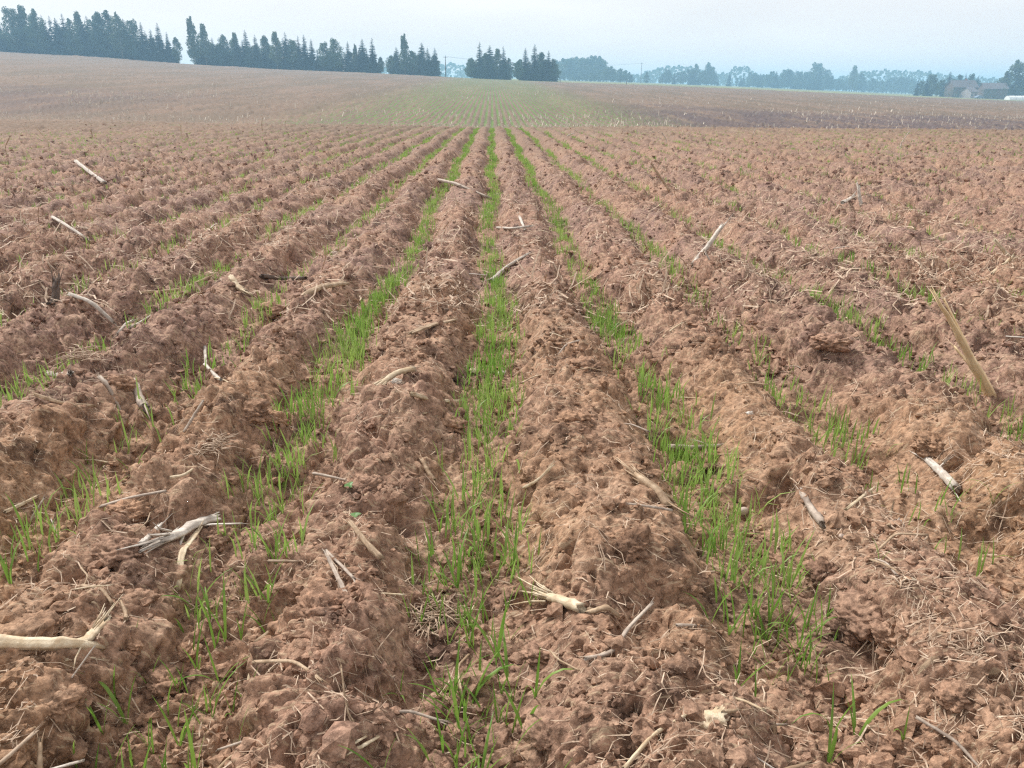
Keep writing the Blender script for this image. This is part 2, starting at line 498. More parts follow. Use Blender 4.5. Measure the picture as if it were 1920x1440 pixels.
# ------------------------------------------------------------------ the ground
def build_ground():
    th = PITCH
    ys = []
    ys += list(np.linspace(-3.0, 0.55, 30)[:-1])
    # evenly spaced as the eye sees them close by, then by a constant ratio of the distance
    zc0 = 0.55 * math.cos(th) + CAM.z * math.sin(th)
    zc1 = 2.4 * math.cos(th) + CAM.z * math.sin(th)
    inv = np.linspace(1 / zc0, 1 / zc1, 470)
    ys += list((1 / inv - CAM.z * math.sin(th)) / math.cos(th))
    ys += list(np.geomspace(2.4, 36.0, 470)[1:])
    ys += list(np.geomspace(36.0, EDGE, 135)[1:])
    k_field = len(ys) - 1
    ys += list(np.linspace(EDGE + 1, EDGE + 12, 6))
    k_verge = len(ys) - 1
    ys += list(np.geomspace(EDGE + 18, 4200, 60))
    ys = np.array(ys)
    # across: dense where the field is looked at, coarser to the sides
    core = np.linspace(-1, 1, 740)
    a = np.linspace(0, 1, 60)[1:] ** 1.4
    yp = np.maximum(ys, 0.2)
    hw = 0.72 * (yp + 0.42); hw2 = 1.15 * (yp + 3.0)
    X = np.concatenate([-(hw[:, None] + (hw2 - hw)[:, None] * a[None, ::-1]), hw[:, None] * core[None, :], hw[:, None] + (hw2 - hw)[:, None] * a[None, :]], axis=1)
    Y = np.repeat(ys[:, None], X.shape[1], axis=1)
    step = np.abs(np.gradient(X, axis=1))
    Z, D = soil(X, Y, step, True)
    # crumbs stand off the slope they lie on, not straight up
    e = 0.01
    gx = (bed(X + e, Y) - bed(X - e, Y)) / (2 * e); gy = (bed(X, Y + e) - bed(X, Y - e)) / (2 * e)
    nl = 1 / np.sqrt(1 + gx * gx + gy * gy)
    near = smooth(12, 6, Y)
    X = X - gx * nl * D * near; Y = Y - gy * nl * D * near; Z = Z + D * (nl * near + 1 - near)
    nr, nc = X.shape
    P = np.stack([X, Y, Z], -1)
    def part(name, r0, r1, mat, skip=1):
        sub = P[r0:r1 + 1, ::skip]
        h, w = sub.shape[:2]
        idx = np.arange(h * w).reshape(h, w)
        q = np.stack([idx[:-1, :-1], idx[:-1, 1:], idx[1:, 1:], idx[1:, :-1]], -1).reshape(-1, 4)
        o = link(name, mesh_np(name, sub.reshape(-1, 3), q, mat))
        o['kind'] = 'structure'
        return o
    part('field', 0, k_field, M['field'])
    part('grass_verge', k_field, k_verge, M['grass'], 1)
    part('meadow', k_verge, nr - 1, M['meadow'], 1)
build_ground()

# ------------------------------------------------------------------ haze
def build_haze():
    x0, x1, y0, y1, z0, z1 = -5200, 5200, -40, 4400, -6.0, 34.0
    V = [(x0, y0, z0), (x1, y0, z0), (x1, y1, z0), (x0, y1, z0), (x0, y0, z1), (x1, y0, z1), (x1, y1, z1), (x0, y1, z1)]
    Fc = [(3, 2, 1, 0), (4, 5, 6, 7), (0, 1, 5, 4), (1, 2, 6, 5), (2, 3, 7, 6), (3, 0, 4, 7)]
    m = bpy.data.materials.new('haze'); m.use_nodes = True
    m.node_tree.nodes.clear()
    out = m.node_tree.nodes.new('ShaderNodeOutputMaterial')
    pv = m.node_tree.nodes.new('ShaderNodeVolumePrincipled')
    pv.inputs['Color'].default_value = HAZE_COLOR
    pv.inputs['Density'].default_value = HAZE_DENSITY
    pv.inputs['Anisotropy'].default_value = 0.2
    m.node_tree.links.new(pv.outputs[0], out.inputs['Volume'])
    o = link('haze', mesh_py('haze', V, Fc, m, False))
    o['kind'] = 'stuff'
build_haze()

# ------------------------------------------------------------------ trees
def tube(V, Fc, pts, radii, n=6, cap=True):
    base = len(V)
    rings = []
    for i, p in enumerate(pts):
        p = Vector(p)
        d = (Vector(pts[min(i + 1, len(pts) - 1)]) - Vector(pts[max(i - 1, 0)])).normalized()
        a = d.cross(Vector((0, 0, 1)) if abs(d.z) < 0.9 else Vector((1, 0, 0))).normalized()
        b = d.cross(a)
        rings.append(len(V))
        for k in range(n):
            t = 2 * math.pi * k / n
            V.append(p + (a * math.cos(t) + b * math.sin(t)) * radii[i])
    for i in range(len(pts) - 1):
        for k in range(n):
            Fc.append((rings[i] + k, rings[i] + (k + 1) % n, rings[i + 1] + (k + 1) % n, rings[i + 1] + k))
    if cap:
        Fc.append(tuple(rings[0] + k for k in range(n))[::-1])
        Fc.append(tuple(rings[-1] + k for k in range(n)))

def spruce_meshes(seed, wide):
    """a spruce 1 m tall in units of its height: whorls of drooping boughs"""
    rnd = random.Random(seed)
    V, Fc = [], []
    tube(V, Fc, [(0, 0, -0.02), (0.004, 0, 0.3), (0, 0.004, 0.7), (0, 0, 0.985)], [0.017, 0.012, 0.007, 0.0015], 6)
    tr = mesh_py('spruce_trunk', V, Fc, M['bark'])
    V, Fc = [], []
    z = 0.05
    while z < 0.975:
        f = (z - 0.03) / 0.95
        r = wide * (1 - f) ** 0.66 * rnd.uniform(0.8, 1.15) + 0.010
        nb = max(5, int(13 * (1 - f) + 5))
        for k in range(nb):
            a = rnd.uniform(0, 2 * math.pi)
            L = r * rnd.uniform(0.65, 1.12)
            droop = rnd.uniform(0.25, 0.55) * (1 - f * 0.7)
            c, s = math.cos(a), math.sin(a)
            w = L * 0.26 + 0.006
            p = []
            for q in (0.0, 0.35, 0.7, 1.0):
                rr = L * q; zz = z - droop * L * q * (1.3 - 0.5 * q) + rnd.uniform(-0.004, 0.004)
                ww = w * (0.35, 1.0, 0.8, 0.08)[int(q * 3 + 0.01)]
                p.append((c * rr - s * ww, s * rr + c * ww, zz - ww * 0.45))
                p.append((c * rr, s * rr, zz))
                p.append((c * rr + s * ww, s * rr - c * ww, zz - ww * 0.45))
            b = len(V); V += p
            for q in range(3):
                if rnd.random() < 0.9: Fc.append((b + 3 * q, b + 3 * q + 1, b + 3 * q + 4, b + 3 * q + 3))
                if rnd.random() < 0.9: Fc.append((b + 3 * q + 1, b + 3 * q + 2, b + 3 * q + 5, b + 3 * q + 4))
        z += 0.024 + 0.012 * rnd.random() - 0.008 * f
    cr = mesh_py('spruce_crown', V, Fc, M['spruce'], False)
    return tr, cr

def broad_meshes(seed, wide, low, mat, bark, dens=1500, cone=0.25):
    """a broadleaved tree 1 m tall: limbs and many leaf clumps in uneven lobes"""
    rnd = random.Random(seed)
    V, Fc = [], []
    top = (rnd.uniform(-0.03, 0.03), rnd.uniform(-0.03, 0.03), 0.9)
    tube(V, Fc, [(0, 0, -0.02), (top[0] * 0.3, top[1] * 0.3, 0.35), (top[0] * 0.7, top[1] * 0.7, 0.65), top], [0.018, 0.013, 0.008, 0.002], 6)
    lobes = []
    nl = 15
    for k in range(nl):
        f = (k + rnd.random()) / nl
        z = low + (0.91 - low) * f
        prof = math.sqrt(max(0.03, 1 - ((f - 0.42) / 0.60) ** 2))
        rad = wide * max(0.10, prof * (1 + cone * 0.4 - cone * 1.3 * f))
        a = k * 2.4 + rnd.uniform(-0.5, 0.5)
        off = rad * rnd.uniform(0.25, 0.75)
        c = Vector((math.cos(a) * off, math.sin(a) * off, z))
        lobes.append((c, rad * rnd.uniform(0.45, 0.75), rnd.uniform(0.06, 0.11)))
        tube(V, Fc, [(top[0] * z * 0.8, top[1] * z * 0.8, max(0.12, z - off * 0.9 - 0.05)), tuple(c)], [0.006, 0.0015], 4, False)
    tr = mesh_py('tree_trunk', V, Fc, bark)
    V, Fc = [], []
    for i in range(dens):
        c, r, h = rnd.choice(lobes)
        d = Vector((rnd.gauss(0, 1), rnd.gauss(0, 1), rnd.gauss(0, 1))).normalized() * rnd.random() ** 0.4
        p = c + Vector((d.x * r, d.y * r, d.z * h * 1.25))
        if p.z > 1.0: continue
        s = rnd.uniform(0.007, 0.021)
        n = Vector((rnd.gauss(0, 1), rnd.gauss(0, 1), rnd.gauss(0.4, 1))).normalized()
        a = n.orthogonal().normalized(); b = n.cross(a)
        k = len(V)
        V += [p + a * s, p + b * s * 0.8, p - a * s, p - b * s * 0.9]
        Fc.append((k, k + 1, k + 2, k + 3))
    cr = mesh_py('tree_crown', V, Fc, mat, False)
    return tr, cr

SPRUCE = [spruce_meshes(s, w) for s, w in ((1, 0.22), (2, 0.26), (3, 0.20), (4, 0.29))]
BROAD = [broad_meshes(s, w, l, M['broad'], M['bark'], 4200, 0.06) for s, w, l in ((11, 0.26, 0.16), (12, 0.33, 0.12), (13, 0.29, 0.10))]
BIRCH = [broad_meshes(s, w, l, M['birch'], M['pale_bark'], 3000, 0.34) for s, w, l in ((21, 0.18, 0.22), (22, 0.21, 0.18), (23, 0.15, 0.2))]
BUSH = [broad_meshes(s, w, 0.10, M['broad'], M['bark'], 1300) for s, w in ((31, 0.5), (32, 0.62))]
KINDS = {'s': ('spruce_tree', SPRUCE), 'b': ('broadleaf_tree', BROAD), 'a': ('birch_tree', BIRCH), 'u': ('bush', BUSH)}
tree_n = [0]
def tree(u, top_v, dist, kind, label, group=None, width=1.0, base_v=None):
    """a tree DIST metres out along the photograph's column U whose tip reaches the row TOP_V"""
    d = ray(u, 160); k = dist / d.y
    x, y = CAM.x + d.x * k, dist
    z = float(macro(np.array([x]), np.array([y]))[0])
    dt = ray(u, top_v)
    zt = CAM.z + dt.z * dist / dt.y
    h = max(2.0, zt - z)
    name, pool = KINDS[kind]
    tree_n[0] += 1
    tr, cr = pool[(tree_n[0] * 7 + int(u)) % len(pool)]
    cat = 'bush' if kind == 'u' else 'tree'
    o = thing(name, label, cat, (x, y, z - 0.1), (tree_n[0] * 2.399) % 6.28, group)
    o.scale = (h * width, h * width, h)
    link('trunk', tr, o); link('crown', cr, o)
    return o

ORD = ['', 'second ', 'third ', 'fourth ', 'fifth ', 'sixth ', 'seventh ', 'eighth ', 'ninth ', 'tenth ', 'eleventh ', 'twelfth ', 'thirteenth ', 'fourteenth ', 'fifteenth ', 'sixteenth ', 'seventeenth ', 'eighteenth ', 'nineteenth ', 'twentieth '] + ['twenty-' + q for q in ('first ', 'second ', 'third ', 'fourth ', 'fifth ', 'sixth ', 'seventh ', 'eighth ', 'ninth ')] + ['thirtieth ', 'thirty-first ', 'thirty-second ', 'thirty-third ', 'thirty-fourth ']
WORD = {'s': 'dark pointed spruce', 'b': 'round broadleaf tree', 'a': 'pale slender birch'}
WOOD_A = [(2, 43, 's'), (22, 37, 's'), (47, 8, 'b'), (68, 5, 'a'), (89, 15, 'b'), (102, 25, 's'), (116, 27, 's'), (126, 30, 's'), (140, 22, 's'), (151, 33, 'b'), (168, 17, 'a'), (184, 26, 's'), (203, 16, 'b'), (221, 18, 'b'), (239, 19, 'a'), (250, 32, 's'), (265, 31, 'b'), (281, 38, 's'), (297, 52, 's'), (311, 40, 's'), (326, 57, 's'), (341, 66, 'b')]
WOOD_B = [(372, 29, 'a'), (393, 40, 'a'), (408, 68, 's'), (428, 61, 'b'), (450, 57, 'a'), (470, 53, 's'), (487, 62, 's'), (504, 62, 'b'), (524, 55, 'a'), (543, 57, 's'), (556, 70, 'b'), (566, 64, 's'), (577, 62, 's'), (590, 70, 's'), (612, 75, 'b'), (632, 67, 'b'), (657, 75, 's'), (670, 81, 'a'), (684, 70, 's'), (702, 68, 's'), (716, 104, 'b')]
for wood, dist, name in ((WOOD_A, 312, 'in the tall wood on the rise'), (WOOD_B, 318, 'in the long lower wood')):
    count = {}
    seq = wood[::-1] if wood is WOOD_A else wood
    for u, v, k in seq:
        c = count.get(k, 0); count[k] = c + 1
        lab = f'{ORD[c] or "first "}{WORD[k]} from the forest gap, {name}'
        tree(u, v, dist + random.uniform(-3, 6), k, lab, 'trees ' + name, random.uniform(0.85, 1.1) * (1.0 if k != 'b' else 0.9))
    us = [w[0] for w in wood]; vs = [w[1] for w in wood]
    u = min(us) - (40 if wood is WOOD_A else -4)
    while u < max(us) + 2:
        e = float(np.interp(u, [p[0] for p in EDGE_PX], [p[1] for p in EDGE_PX]))
        tv = float(np.interp(u, us, vs))
        for dd in (-1.0, 10.0):
            kk = random.choice('sssb')
            f = random.uniform(0.22, 0.55) if dd < 0 else random.uniform(0.12, 0.6)
            tree(u + random.uniform(-3, 3), tv + (e - tv) * f, dist + dd + 4, kk,
                 f'{"dark spruce" if kk == "s" else "leafy tree"} packed low {name}', 'undergrowth trees ' + name)
        u += 7.5
BELT = [
 (735, 101, 'b', 'small round tree at the edge of the birch-topped clump by the leaning pole'),
 (746, 86, 's', 'spruce beneath the tall birch in the clump beside the leaning pole'),
 (761, 62, 'a', 'tallest birch, standing above the clump beside the leaning pole'),
 (776, 92, 'b', 'leafy tree between the tall birch and the spruces of its clump'),
 (793, 77, 's', 'tallest spruce in the clump beside the leaning pole'),
 (804, 87, 's', 'shorter spruce against the tallest spruce of the birch-topped clump'),
 (817, 87, 's', 'outermost spruce of the birch-topped clump, closest to the leaning pole'),
 (884, 108, 'b', 'low leafy tree on the pole side of the clump where the rows end'),
 (900, 76, 's', 'tallest spruce of the clump where the sown rows end'),
 (911, 96, 'b', 'leafy tree inside the clump where the sown rows end'),
 (919, 82, 's', 'second tallest spruce of the clump where the sown rows end'),
 (933, 88, 'a', 'thin birch among spruces in the clump where the rows end'),
 (944, 84, 's', 'spruce beside the narrow gap, in the clump where the rows end'),
 (954, 108, 'b', 'short leafy tree at the narrow gap, in the clump where the rows end'),
 (973, 112, 'b', 'short leafy tree at the narrow gap, in the dense spruce clump'),
 (985, 87, 's', 'spruce beside the narrow gap, in the dense spruce clump'),
 (1002, 80, 's', 'tallest spruce in the dense clump before the hazy wood'),
 (1014, 94, 'b', 'leafy tree between the spruces of the dense clump'),
 (1028, 92, 's', 'spruce near the hazy wood, in the dense spruce clump'),
 (1039, 108, 's', 'shortest spruce of the dense clump, touching the hazy wood'),
]
for u, v, k, lab in BELT:
    tree(u, v, 335 + random.uniform(-3, 5), k, lab, 'trees in the three clumps along the field edge', 1.05)
for u0, u1, tv in ((735, 820, 100), (884, 954, 106), (974, 1041, 106)):
    u = u0
    while u <= u1:
        for q in range(2):
            kk = random.choice('sb')
            tree(u, tv + random.uniform(0, 16), 338 + 6 * q + random.uniform(-2, 2), kk, f'{"young spruce" if kk == "s" else "leafy young tree"} filling the foot of a field-edge clump', 'young trees at the foot of the clumps', 1.15)
        u += 9
# beyond the meadow
def grove(items, dist, group):
    for u, v, k, lab in items:
        tree(u, v, dist + random.uniform(-12, 12), k, lab, group, 1.1)
def fill(u0, u1, pts, dist, label, group, step=8, kinds='b', f=(0.0, 0.25), width=1.2):
    u = u0; k = 0
    px = [p[0] for p in pts]; pv = [p[1] for p in pts]
    while u <= u1:
        e = float(np.interp(u, [p[0] for p in FAR_PX], [p[1] for p in FAR_PX]))
        tv = float(np.interp(u, px, pv))
        tree(u + random.uniform(-2, 2), tv + (e - tv) * random.uniform(*f), dist * random.uniform(0.97, 1.04), random.choice(kinds), (ORD[k] or 'first ') + label, group, width)
        u += step; k += 1
fill(1044, 1136, [(1044, 112), (1060, 106), (1080, 103), (1120, 103), (1132, 110), (1140, 122)], 700, 'tree of the hazy wood counted from the dense spruce clump', 'hazy wood trees', 5.5, 'b', (0, 0.12), 1.35)
fill(1052, 1190, [(1052, 143), (1100, 137), (1120, 128), (1140, 122), (1165, 124), (1190, 140)], 620, 'rounded tree of the low hump counted from the dense spruce clump', 'low hump of trees', 7, 'b', (0, 0.2), 1.3)
grove([(1212, 134, 'b', 'small dark tree by itself next to the thin upright pole')], 640, 'small trees near the upright pole')
fill(1236, 1348, [(1236, 142), (1250, 128), (1262, 132), (1278, 124), (1300, 120), (1316, 132), (1325, 118), (1335, 126), (1348, 148)], 720, 'tree of the middle wood counted from the thin upright pole', 'middle wood trees', 6.5, 'bbs', (0, 0.22), 1.05)
grove([(1325, 116, 'b', 'tall rounded tree at the end of the middle wood'), (1303, 119, 'b', 'tall tree near the centre of the middle wood'), (1250, 128, 'b', 'lower round tree opening the middle wood'), (1366, 134, 's', 'lone slim spruce in the pale gap after the middle wood')], 715, 'middle wood trees')
fill(1382, 1560, [(1382, 142), (1400, 132), (1430, 134), (1450, 130), (1480, 126), (1500, 123), (1515, 128), (1528, 116), (1540, 118), (1552, 136), (1560, 140)], 780, 'tree of the long far wood counted from the slim lone spruce', 'far wood trees', 6, 'bbs', (0, 0.22), 1.15)
fill(1560, 1720, [(1560, 140), (1590, 142), (1640, 142), (1720, 140)], 820, 'low tree of the far hedge counted from the long wood', 'far hedge trees', 7, 'b', (0, 0.35), 1.3)
grove([(1528, 114, 'b', 'tallest dome-topped tree of the long far wood'), (1598, 120, 'a', 'lone tall birch past the long far wood'), (1612, 134, 'b', 'small tree at the foot of the lone tall birch')], 760, 'far wood trees')
fill(1722, 1786, [(1722, 138), (1745, 138), (1755, 142), (1768, 148), (1778, 133), (1790, 140)], 470, 'dark tree of the farm grove counted towards the grey-brown roof', 'farm grove trees', 7, 'bbs', (0, 0.3), 0.95)
grove([(1746, 136, 'b', 'round dark tree standing in the farm grove'), (1778, 132, 's', 'pointed tree between the farm grove and the grey-brown roof'), (1808, 136, 's', 'pointed tree behind the grey-brown roof'), (1832, 139, 's', 'dark tree just behind the ridge end of the grey-brown roof'), (1797, 139, 'b', 'leafy tree behind the grey-brown roof'), (1820, 137, 'b', 'second leafy tree behind the grey-brown roof')], 485, 'farm grove trees')
fill(1838, 1960, [(1838, 150), (1880, 150), (1895, 148), (1920, 152), (1960, 150)], 500, 'tree behind the farm roofs counted from the grey-brown roof', 'trees behind the farm', 8, 'bbs', (0, 0.3), 1.1)
tree(1901, 109, 438, 'a', 'tall ragged birch towering over the farmyard', 'trees behind the farm', 1.7)
grove([(1884, 130, 'a', 'lower birch leaning against the tall farmyard birch'), (1912, 140, 'b', 'round tree at the foot of the tall farmyard birch')], 440, 'trees behind the farm')
for u, v, lab in ((1806, 164, 'middle bush before the house with the grey-brown roof'), (1824, 166, 'bush between the farmhouse and the little white cottage'), (1790, 163, 'leafy bush hiding the front of the grey-brown gabled farmhouse'), (1856, 164, 'rounded bush hiding the front of the lower farm roof'), (1735, 168, 'bush at the field-edge end of the farm grove'), (1800, 170, 'bush in front of the house with the grey-brown roof'), (1848, 166, 'dark bush before the lower farm roof'), (1868, 165, 'wide bush before the lower farm roof'), (1886, 163, 'tall bush between the lower farm roof and the white tunnel'), (1775, 166, 'bush beside the grove in front of the house')):
    tree(u, v, 415, 'u', lab, 'farmyard bushes', 1.0)
# the farthest wooded skyline, one pale mass
def far_wood():
    V, Fc = [], []
    rnd = random.Random(5)
    prof = [(600, 136), (830, 123), (850, 120), (880, 128), (1000, 136), (1140, 142), (1195, 142), (1225, 132), (1250, 125), (1290, 126), (1330, 140), (1360, 140), (1375, 126), (1400, 126), (1420, 142), (1560, 150), (1610, 136), (1650, 133), (1720, 135), (1800, 145), (1960, 155), (2200, 165)]
    for i in range(9000):
        u = rnd.uniform(600, 2200)
        dist = rnd.uniform(960, 1080)
        d = ray(u, 160)
        x = CAM.x + d.x * dist / d.y
        tv = float(np.interp(u, [p[0] for p in prof], [p[1] for p in prof])) + 1.6 * math.sin(u * 0.31) + 1.2 * math.sin(u * 0.83)
        dt = ray(u, tv)
        zt = CAM.z + dt.z * dist / dt.y
        zg = 0.0 + float(macro(np.array([x]), np.array([dist]))[0])
        z = zg + (zt - zg) * (1 - rnd.random() ** 1.6)
        p = Vector((x, dist, z)); s = rnd.uniform(1.2, 2.6)
        n = Vector((rnd.gauss(0, 1), rnd.gauss(-1, 1), rnd.gauss(0.4, 1))).normalized()
        a = n.orthogonal().normalized(); b = n.cross(a)
        k = len(V); V += [p + a * s, p + b * s * 0.7, p - a * s, p - b * s * 0.8]; Fc.append((k, k + 1, k + 2, k + 3))
    o = link('far_wood', mesh_py('far_wood', V, Fc, M['broad'], False))
    tag(o, 'faint pale wooded skyline fading into the haze behind every other tree', 'forest', None, 'stuff')
far_wood()

# ------------------------------------------------------------------ things at the far edge of the field
def box(V, Fc, x0, x1, y0, y1, z0, z1):
    b = len(V)
    V += [(x0, y0, z0), (x1, y0, z0), (x1, y1, z0), (x0, y1, z0), (x0, y0, z1), (x1, y0, z1), (x1, y1, z1), (x0, y1, z1)]
    Fc += [(b + 3, b + 2, b + 1, b), (b + 4, b + 5, b + 6, b + 7), (b, b + 1, b + 5, b + 4), (b + 1, b + 2, b + 6, b + 5), (b + 2, b + 3, b + 7, b + 6), (b + 3, b, b + 4, b + 7)]

def far_point(u, dist, dz=0.0):
    d = ray(u, 160)
    x = CAM.x + d.x * dist / d.y
    return Vector((x, dist, float(macro(np.array([x]), np.array([dist]))[0]) + dz))

def height_for(u, v, dist):
    d = ray(u, v)
    return CAM.z + d.z * dist / d.y

def utility_pole(u, top_v, dist, label, lean=0.0):
    p = far_point(u, dist)
    h = height_for(u, top_v, dist) - p.z
    o = thing('utility_pole', label, 'pole', p, 0, 'utility poles beyond the field')
    V, Fc = [], []; tube(V, Fc, [(0, 0, -0.4), (lean * h * 0.5, 0, h * 0.5), (lean * h, 0, h)], [0.20, 0.17, 0.13], 8)
    link('shaft', mesh_py('shaft', V, Fc, M['wood']), o)
    V, Fc = [], []; box(V, Fc, lean * h - 0.9, lean * h + 0.9, -0.19, -0.135, h - 0.75, h - 0.6)
    link('crossarm', mesh_py('crossarm', V, Fc, M['wood'], False), o)
    for s in (-0.8, 0.8):
        V, Fc = [], []; tube(V, Fc, [(lean * h + s, -0.16, h - 0.6), (lean * h + s, -0.16, h - 0.42)], [0.05, 0.035], 8)
        link('insulator', mesh_py('insulator', V, Fc, M['white_paint']), o)
    return p + Vector((lean * h, 0, h - 0.42))
p1 = utility_pole(836, 104, 345, 'grey wooden pole leaning slightly in the gap by the birch-topped clump', 0.02)
p2 = utility_pole(1201, 117, 560, 'thin upright wooden pole between the low hump and the middle wood')
def wire(a, b, s):
    V, Fc = [], []
    pts = []
    for i in range(13):
        f = i / 12
        q = a.lerp(b, f); q.z -= 4 * s * f * (1 - f)
        pts.append(q)
    tube(V, Fc, pts, [0.02] * 13, 4)
    o = link('power_line', mesh_py('power_line', V, Fc, M['wire']))
    return o
tag(wire(p1 + Vector((-0.8, -0.16, 0)), p2 + Vector((-0.8, -0.16, 0)), 2.5), 'thin sagging wire strung between the two utility poles, on the leaning pole\'s clump side', 'wire', 'wires between the poles')
tag(wire(p1 + Vector((0.8, -0.16, 0)), p2 + Vector((0.8, -0.16, 0)), 2.5), 'thin sagging wire strung between the two utility poles, on the hazy wood side', 'wire', 'wires between the poles')

for u, v, lab in ((1050, 149, 'dark wooden stake at the field edge below the dense spruce clump'), (1174, 152, 'dark wooden stake at the field edge below the low hump of trees')):
    p = far_point(u, 298)
    h = max(0.8, height_for(u, v, 298) - p.z)
    V, Fc = [], []; tube(V, Fc, [(0, 0, -0.3), (0.03, 0, h * 0.5), (0.02, 0, h)], [0.16, 0.13, 0.10], 7)
    o = link('marker_stake', mesh_py('marker_stake', V, Fc, M['wood']), None, p)
    tag(o, lab, 'stake', 'stakes at the field edge')

def house(u0, u1, ridge_v, eave_v, dist, label, wallmat, rot=0.0, chimney=True):
    pc = far_point((u0 + u1) / 2, dist)
    W = (u1 - u0) / F * dist / math.cos(PITCH) * 0.95
    zr = height_for((u0 + u1) / 2, ridge_v, dist) - pc.z
    ze = height_for((u0 + u1) / 2, eave_v, dist) - pc.z
    ze = max(2.2, ze); zr = max(zr, ze + 2.0)
    D = 7.5
    o = thing('farm_house', label, 'house', pc, rot, 'houses beyond the field')
    V, Fc = [], []
    box(V, Fc, -W / 2 + .4, W / 2 - .4, -D / 2, D / 2, -0.5, ze)
    b = len(V)
    for sx in (-W / 2 + .4, W / 2 - .4):
        V += [(sx, -D / 2, ze), (sx, D / 2, ze), (sx, 0, zr - .15)]
    Fc += [(b, b + 1, b + 2), (b + 3, b + 5, b + 4)]
    link('wall', mesh_py('wall', V, Fc, wallmat, False), o)
    V, Fc = [], []
    for s in (-1, 1):
        e = ze - 0.35
        b = len(V)
        V += [(-W / 2, s * (D / 2 + .5), e), (W / 2, s * (D / 2 + .5), e), (W / 2, 0, zr), (-W / 2, 0, zr), (-W / 2, s * (D / 2 + .5), e + .18), (W / 2, s * (D / 2 + .5), e + .18), (W / 2, 0, zr + .18), (-W / 2, 0, zr + .18)]
        Fc += [(b, b + 1, b + 2, b + 3), (b + 4, b + 5, b + 6, b + 7), (b, b + 1, b + 5, b + 4), (b + 1, b + 2, b + 6, b + 5), (b + 3, b, b + 4, b + 7)]
    rf = link('roof', mesh_py('roof', V, Fc, M['roof'], False), o)
    if chimney:
        V, Fc = [], []; box(V, Fc, W * .12, W * .12 + .7, -.35, .35, zr - .5, zr + .9)
        link('chimney', mesh_py('chimney', V, Fc, M['brick'], False), rf)
    n = max(2, int(W / 3.2))
    for k in range(n):
        x = -W / 2 + W * (k + .5) / n
        if k == n // 2:
            V, Fc = [], []; box(V, Fc, x - .5, x + .5, -D / 2 - .06, -D / 2 - .005, 0.1, 2.1)
            link('door', mesh_py('door', V, Fc, M['wall_wood'], False), o)
            continue
        V, Fc = [], []; box(V, Fc, x - .6, x + .6, -D / 2 - .05, -D / 2 - .005, .8, 2.0)
        w = link('window', mesh_py('window', V, Fc, M['white_paint'], False), o)
        V, Fc = [], []; box(V, Fc, x - .5, x + .5, -D / 2 - .075, -D / 2 - .055, .9, 1.9)
        link('pane', mesh_py('pane', V, Fc, M['glass'], False), w)
    return o
house(1780, 1827, 151, 163, 430, 'farmhouse with broad grey-brown gabled roof behind bushes', M['wall_wood'], 0.1)
house(1842, 1884, 156, 166, 436, 'lower grey-roofed outbuilding beside the grey-brown gabled farmhouse', M['wall_wood'], -0.08, False)
house(1811, 1827, 168.5, 171.5, 412, 'little white cottage in front of the grey-brown gabled farmhouse', M['wall'], 0.2, False)
def tunnel():
    dist = 402
    pc = far_point(1918, dist)
    o = thing('polytunnel', 'long low white polytunnel at the far field corner', 'polytunnel', pc, 0)
    V, Fc = [], []
    Lx, n = 6.5, 12
    for sx in (-Lx, Lx):
        for k in range(n + 1):
            a = math.pi * k / n
            V.append((sx, 2.4 * math.cos(a), 2.1 * math.sin(a)))
    for k in range(n):
        Fc.append((k, k + 1, n + 2 + k, n + 1 + k))
    Fc.append(tuple(range(n + 1))); Fc.append(tuple(range(n + 1, 2 * n + 2))[::-1])
    link('cover', mesh_py('cover', V, Fc, M['white_paint'], False), o)
    for k in range(5):
        x = -Lx + 2 * Lx * k / 4
        V, Fc = [], []
        tube(V, Fc, [(x, 2.45 * math.cos(math.pi * q / 10), 2.15 * math.sin(math.pi * q / 10)) for q in range(11)], [0.04] * 11, 5)
        link('hoop', mesh_py('hoop', V, Fc, M['wire']), o)
tunnel()
def car():
    pc = far_point(1840, 400)
    o = thing('parked_car', 'blue-grey parked car beside the little white cottage', 'car', pc, 0.15)
    prof = [(-2.1, .35), (-2.15, .75), (-1.9, .95), (-1.2, 1.05), (-.7, 1.45), (.7, 1.48), (1.35, 1.05), (2.0, .9), (2.15, .7), (2.1, .35)]
    V = [(x, -.85, z) for x, z in prof] + [(x, .85, z) for x, z in prof]
    n = len(prof)
    Fc = [(k, (k + 1) % n, n + (k + 1) % n, n + k) for k in range(n)] + [tuple(range(n))[::-1], tuple(range(n, 2 * n))]
    link('body', mesh_py('body', V, Fc, M['car'], False), o)
    V = [(-1.0, -.86, 1.06), (-.62, -.86, 1.38), (.62, -.86, 1.40), (1.1, -.86, 1.06)]
    link('side_window', mesh_py('side_window', V, [(0, 3, 2, 1)], M['glass'], False), o)
    for x in (-1.35, 1.35):
        for y in (-.86, .86):
            V, Fc = [], []; tube(V, Fc, [(x, y - .1, .32), (x, y + .1, .32)], [.32, .32], 12)
            link('wheel', mesh_py('wheel', V, Fc, M['rubber']), o)
car()

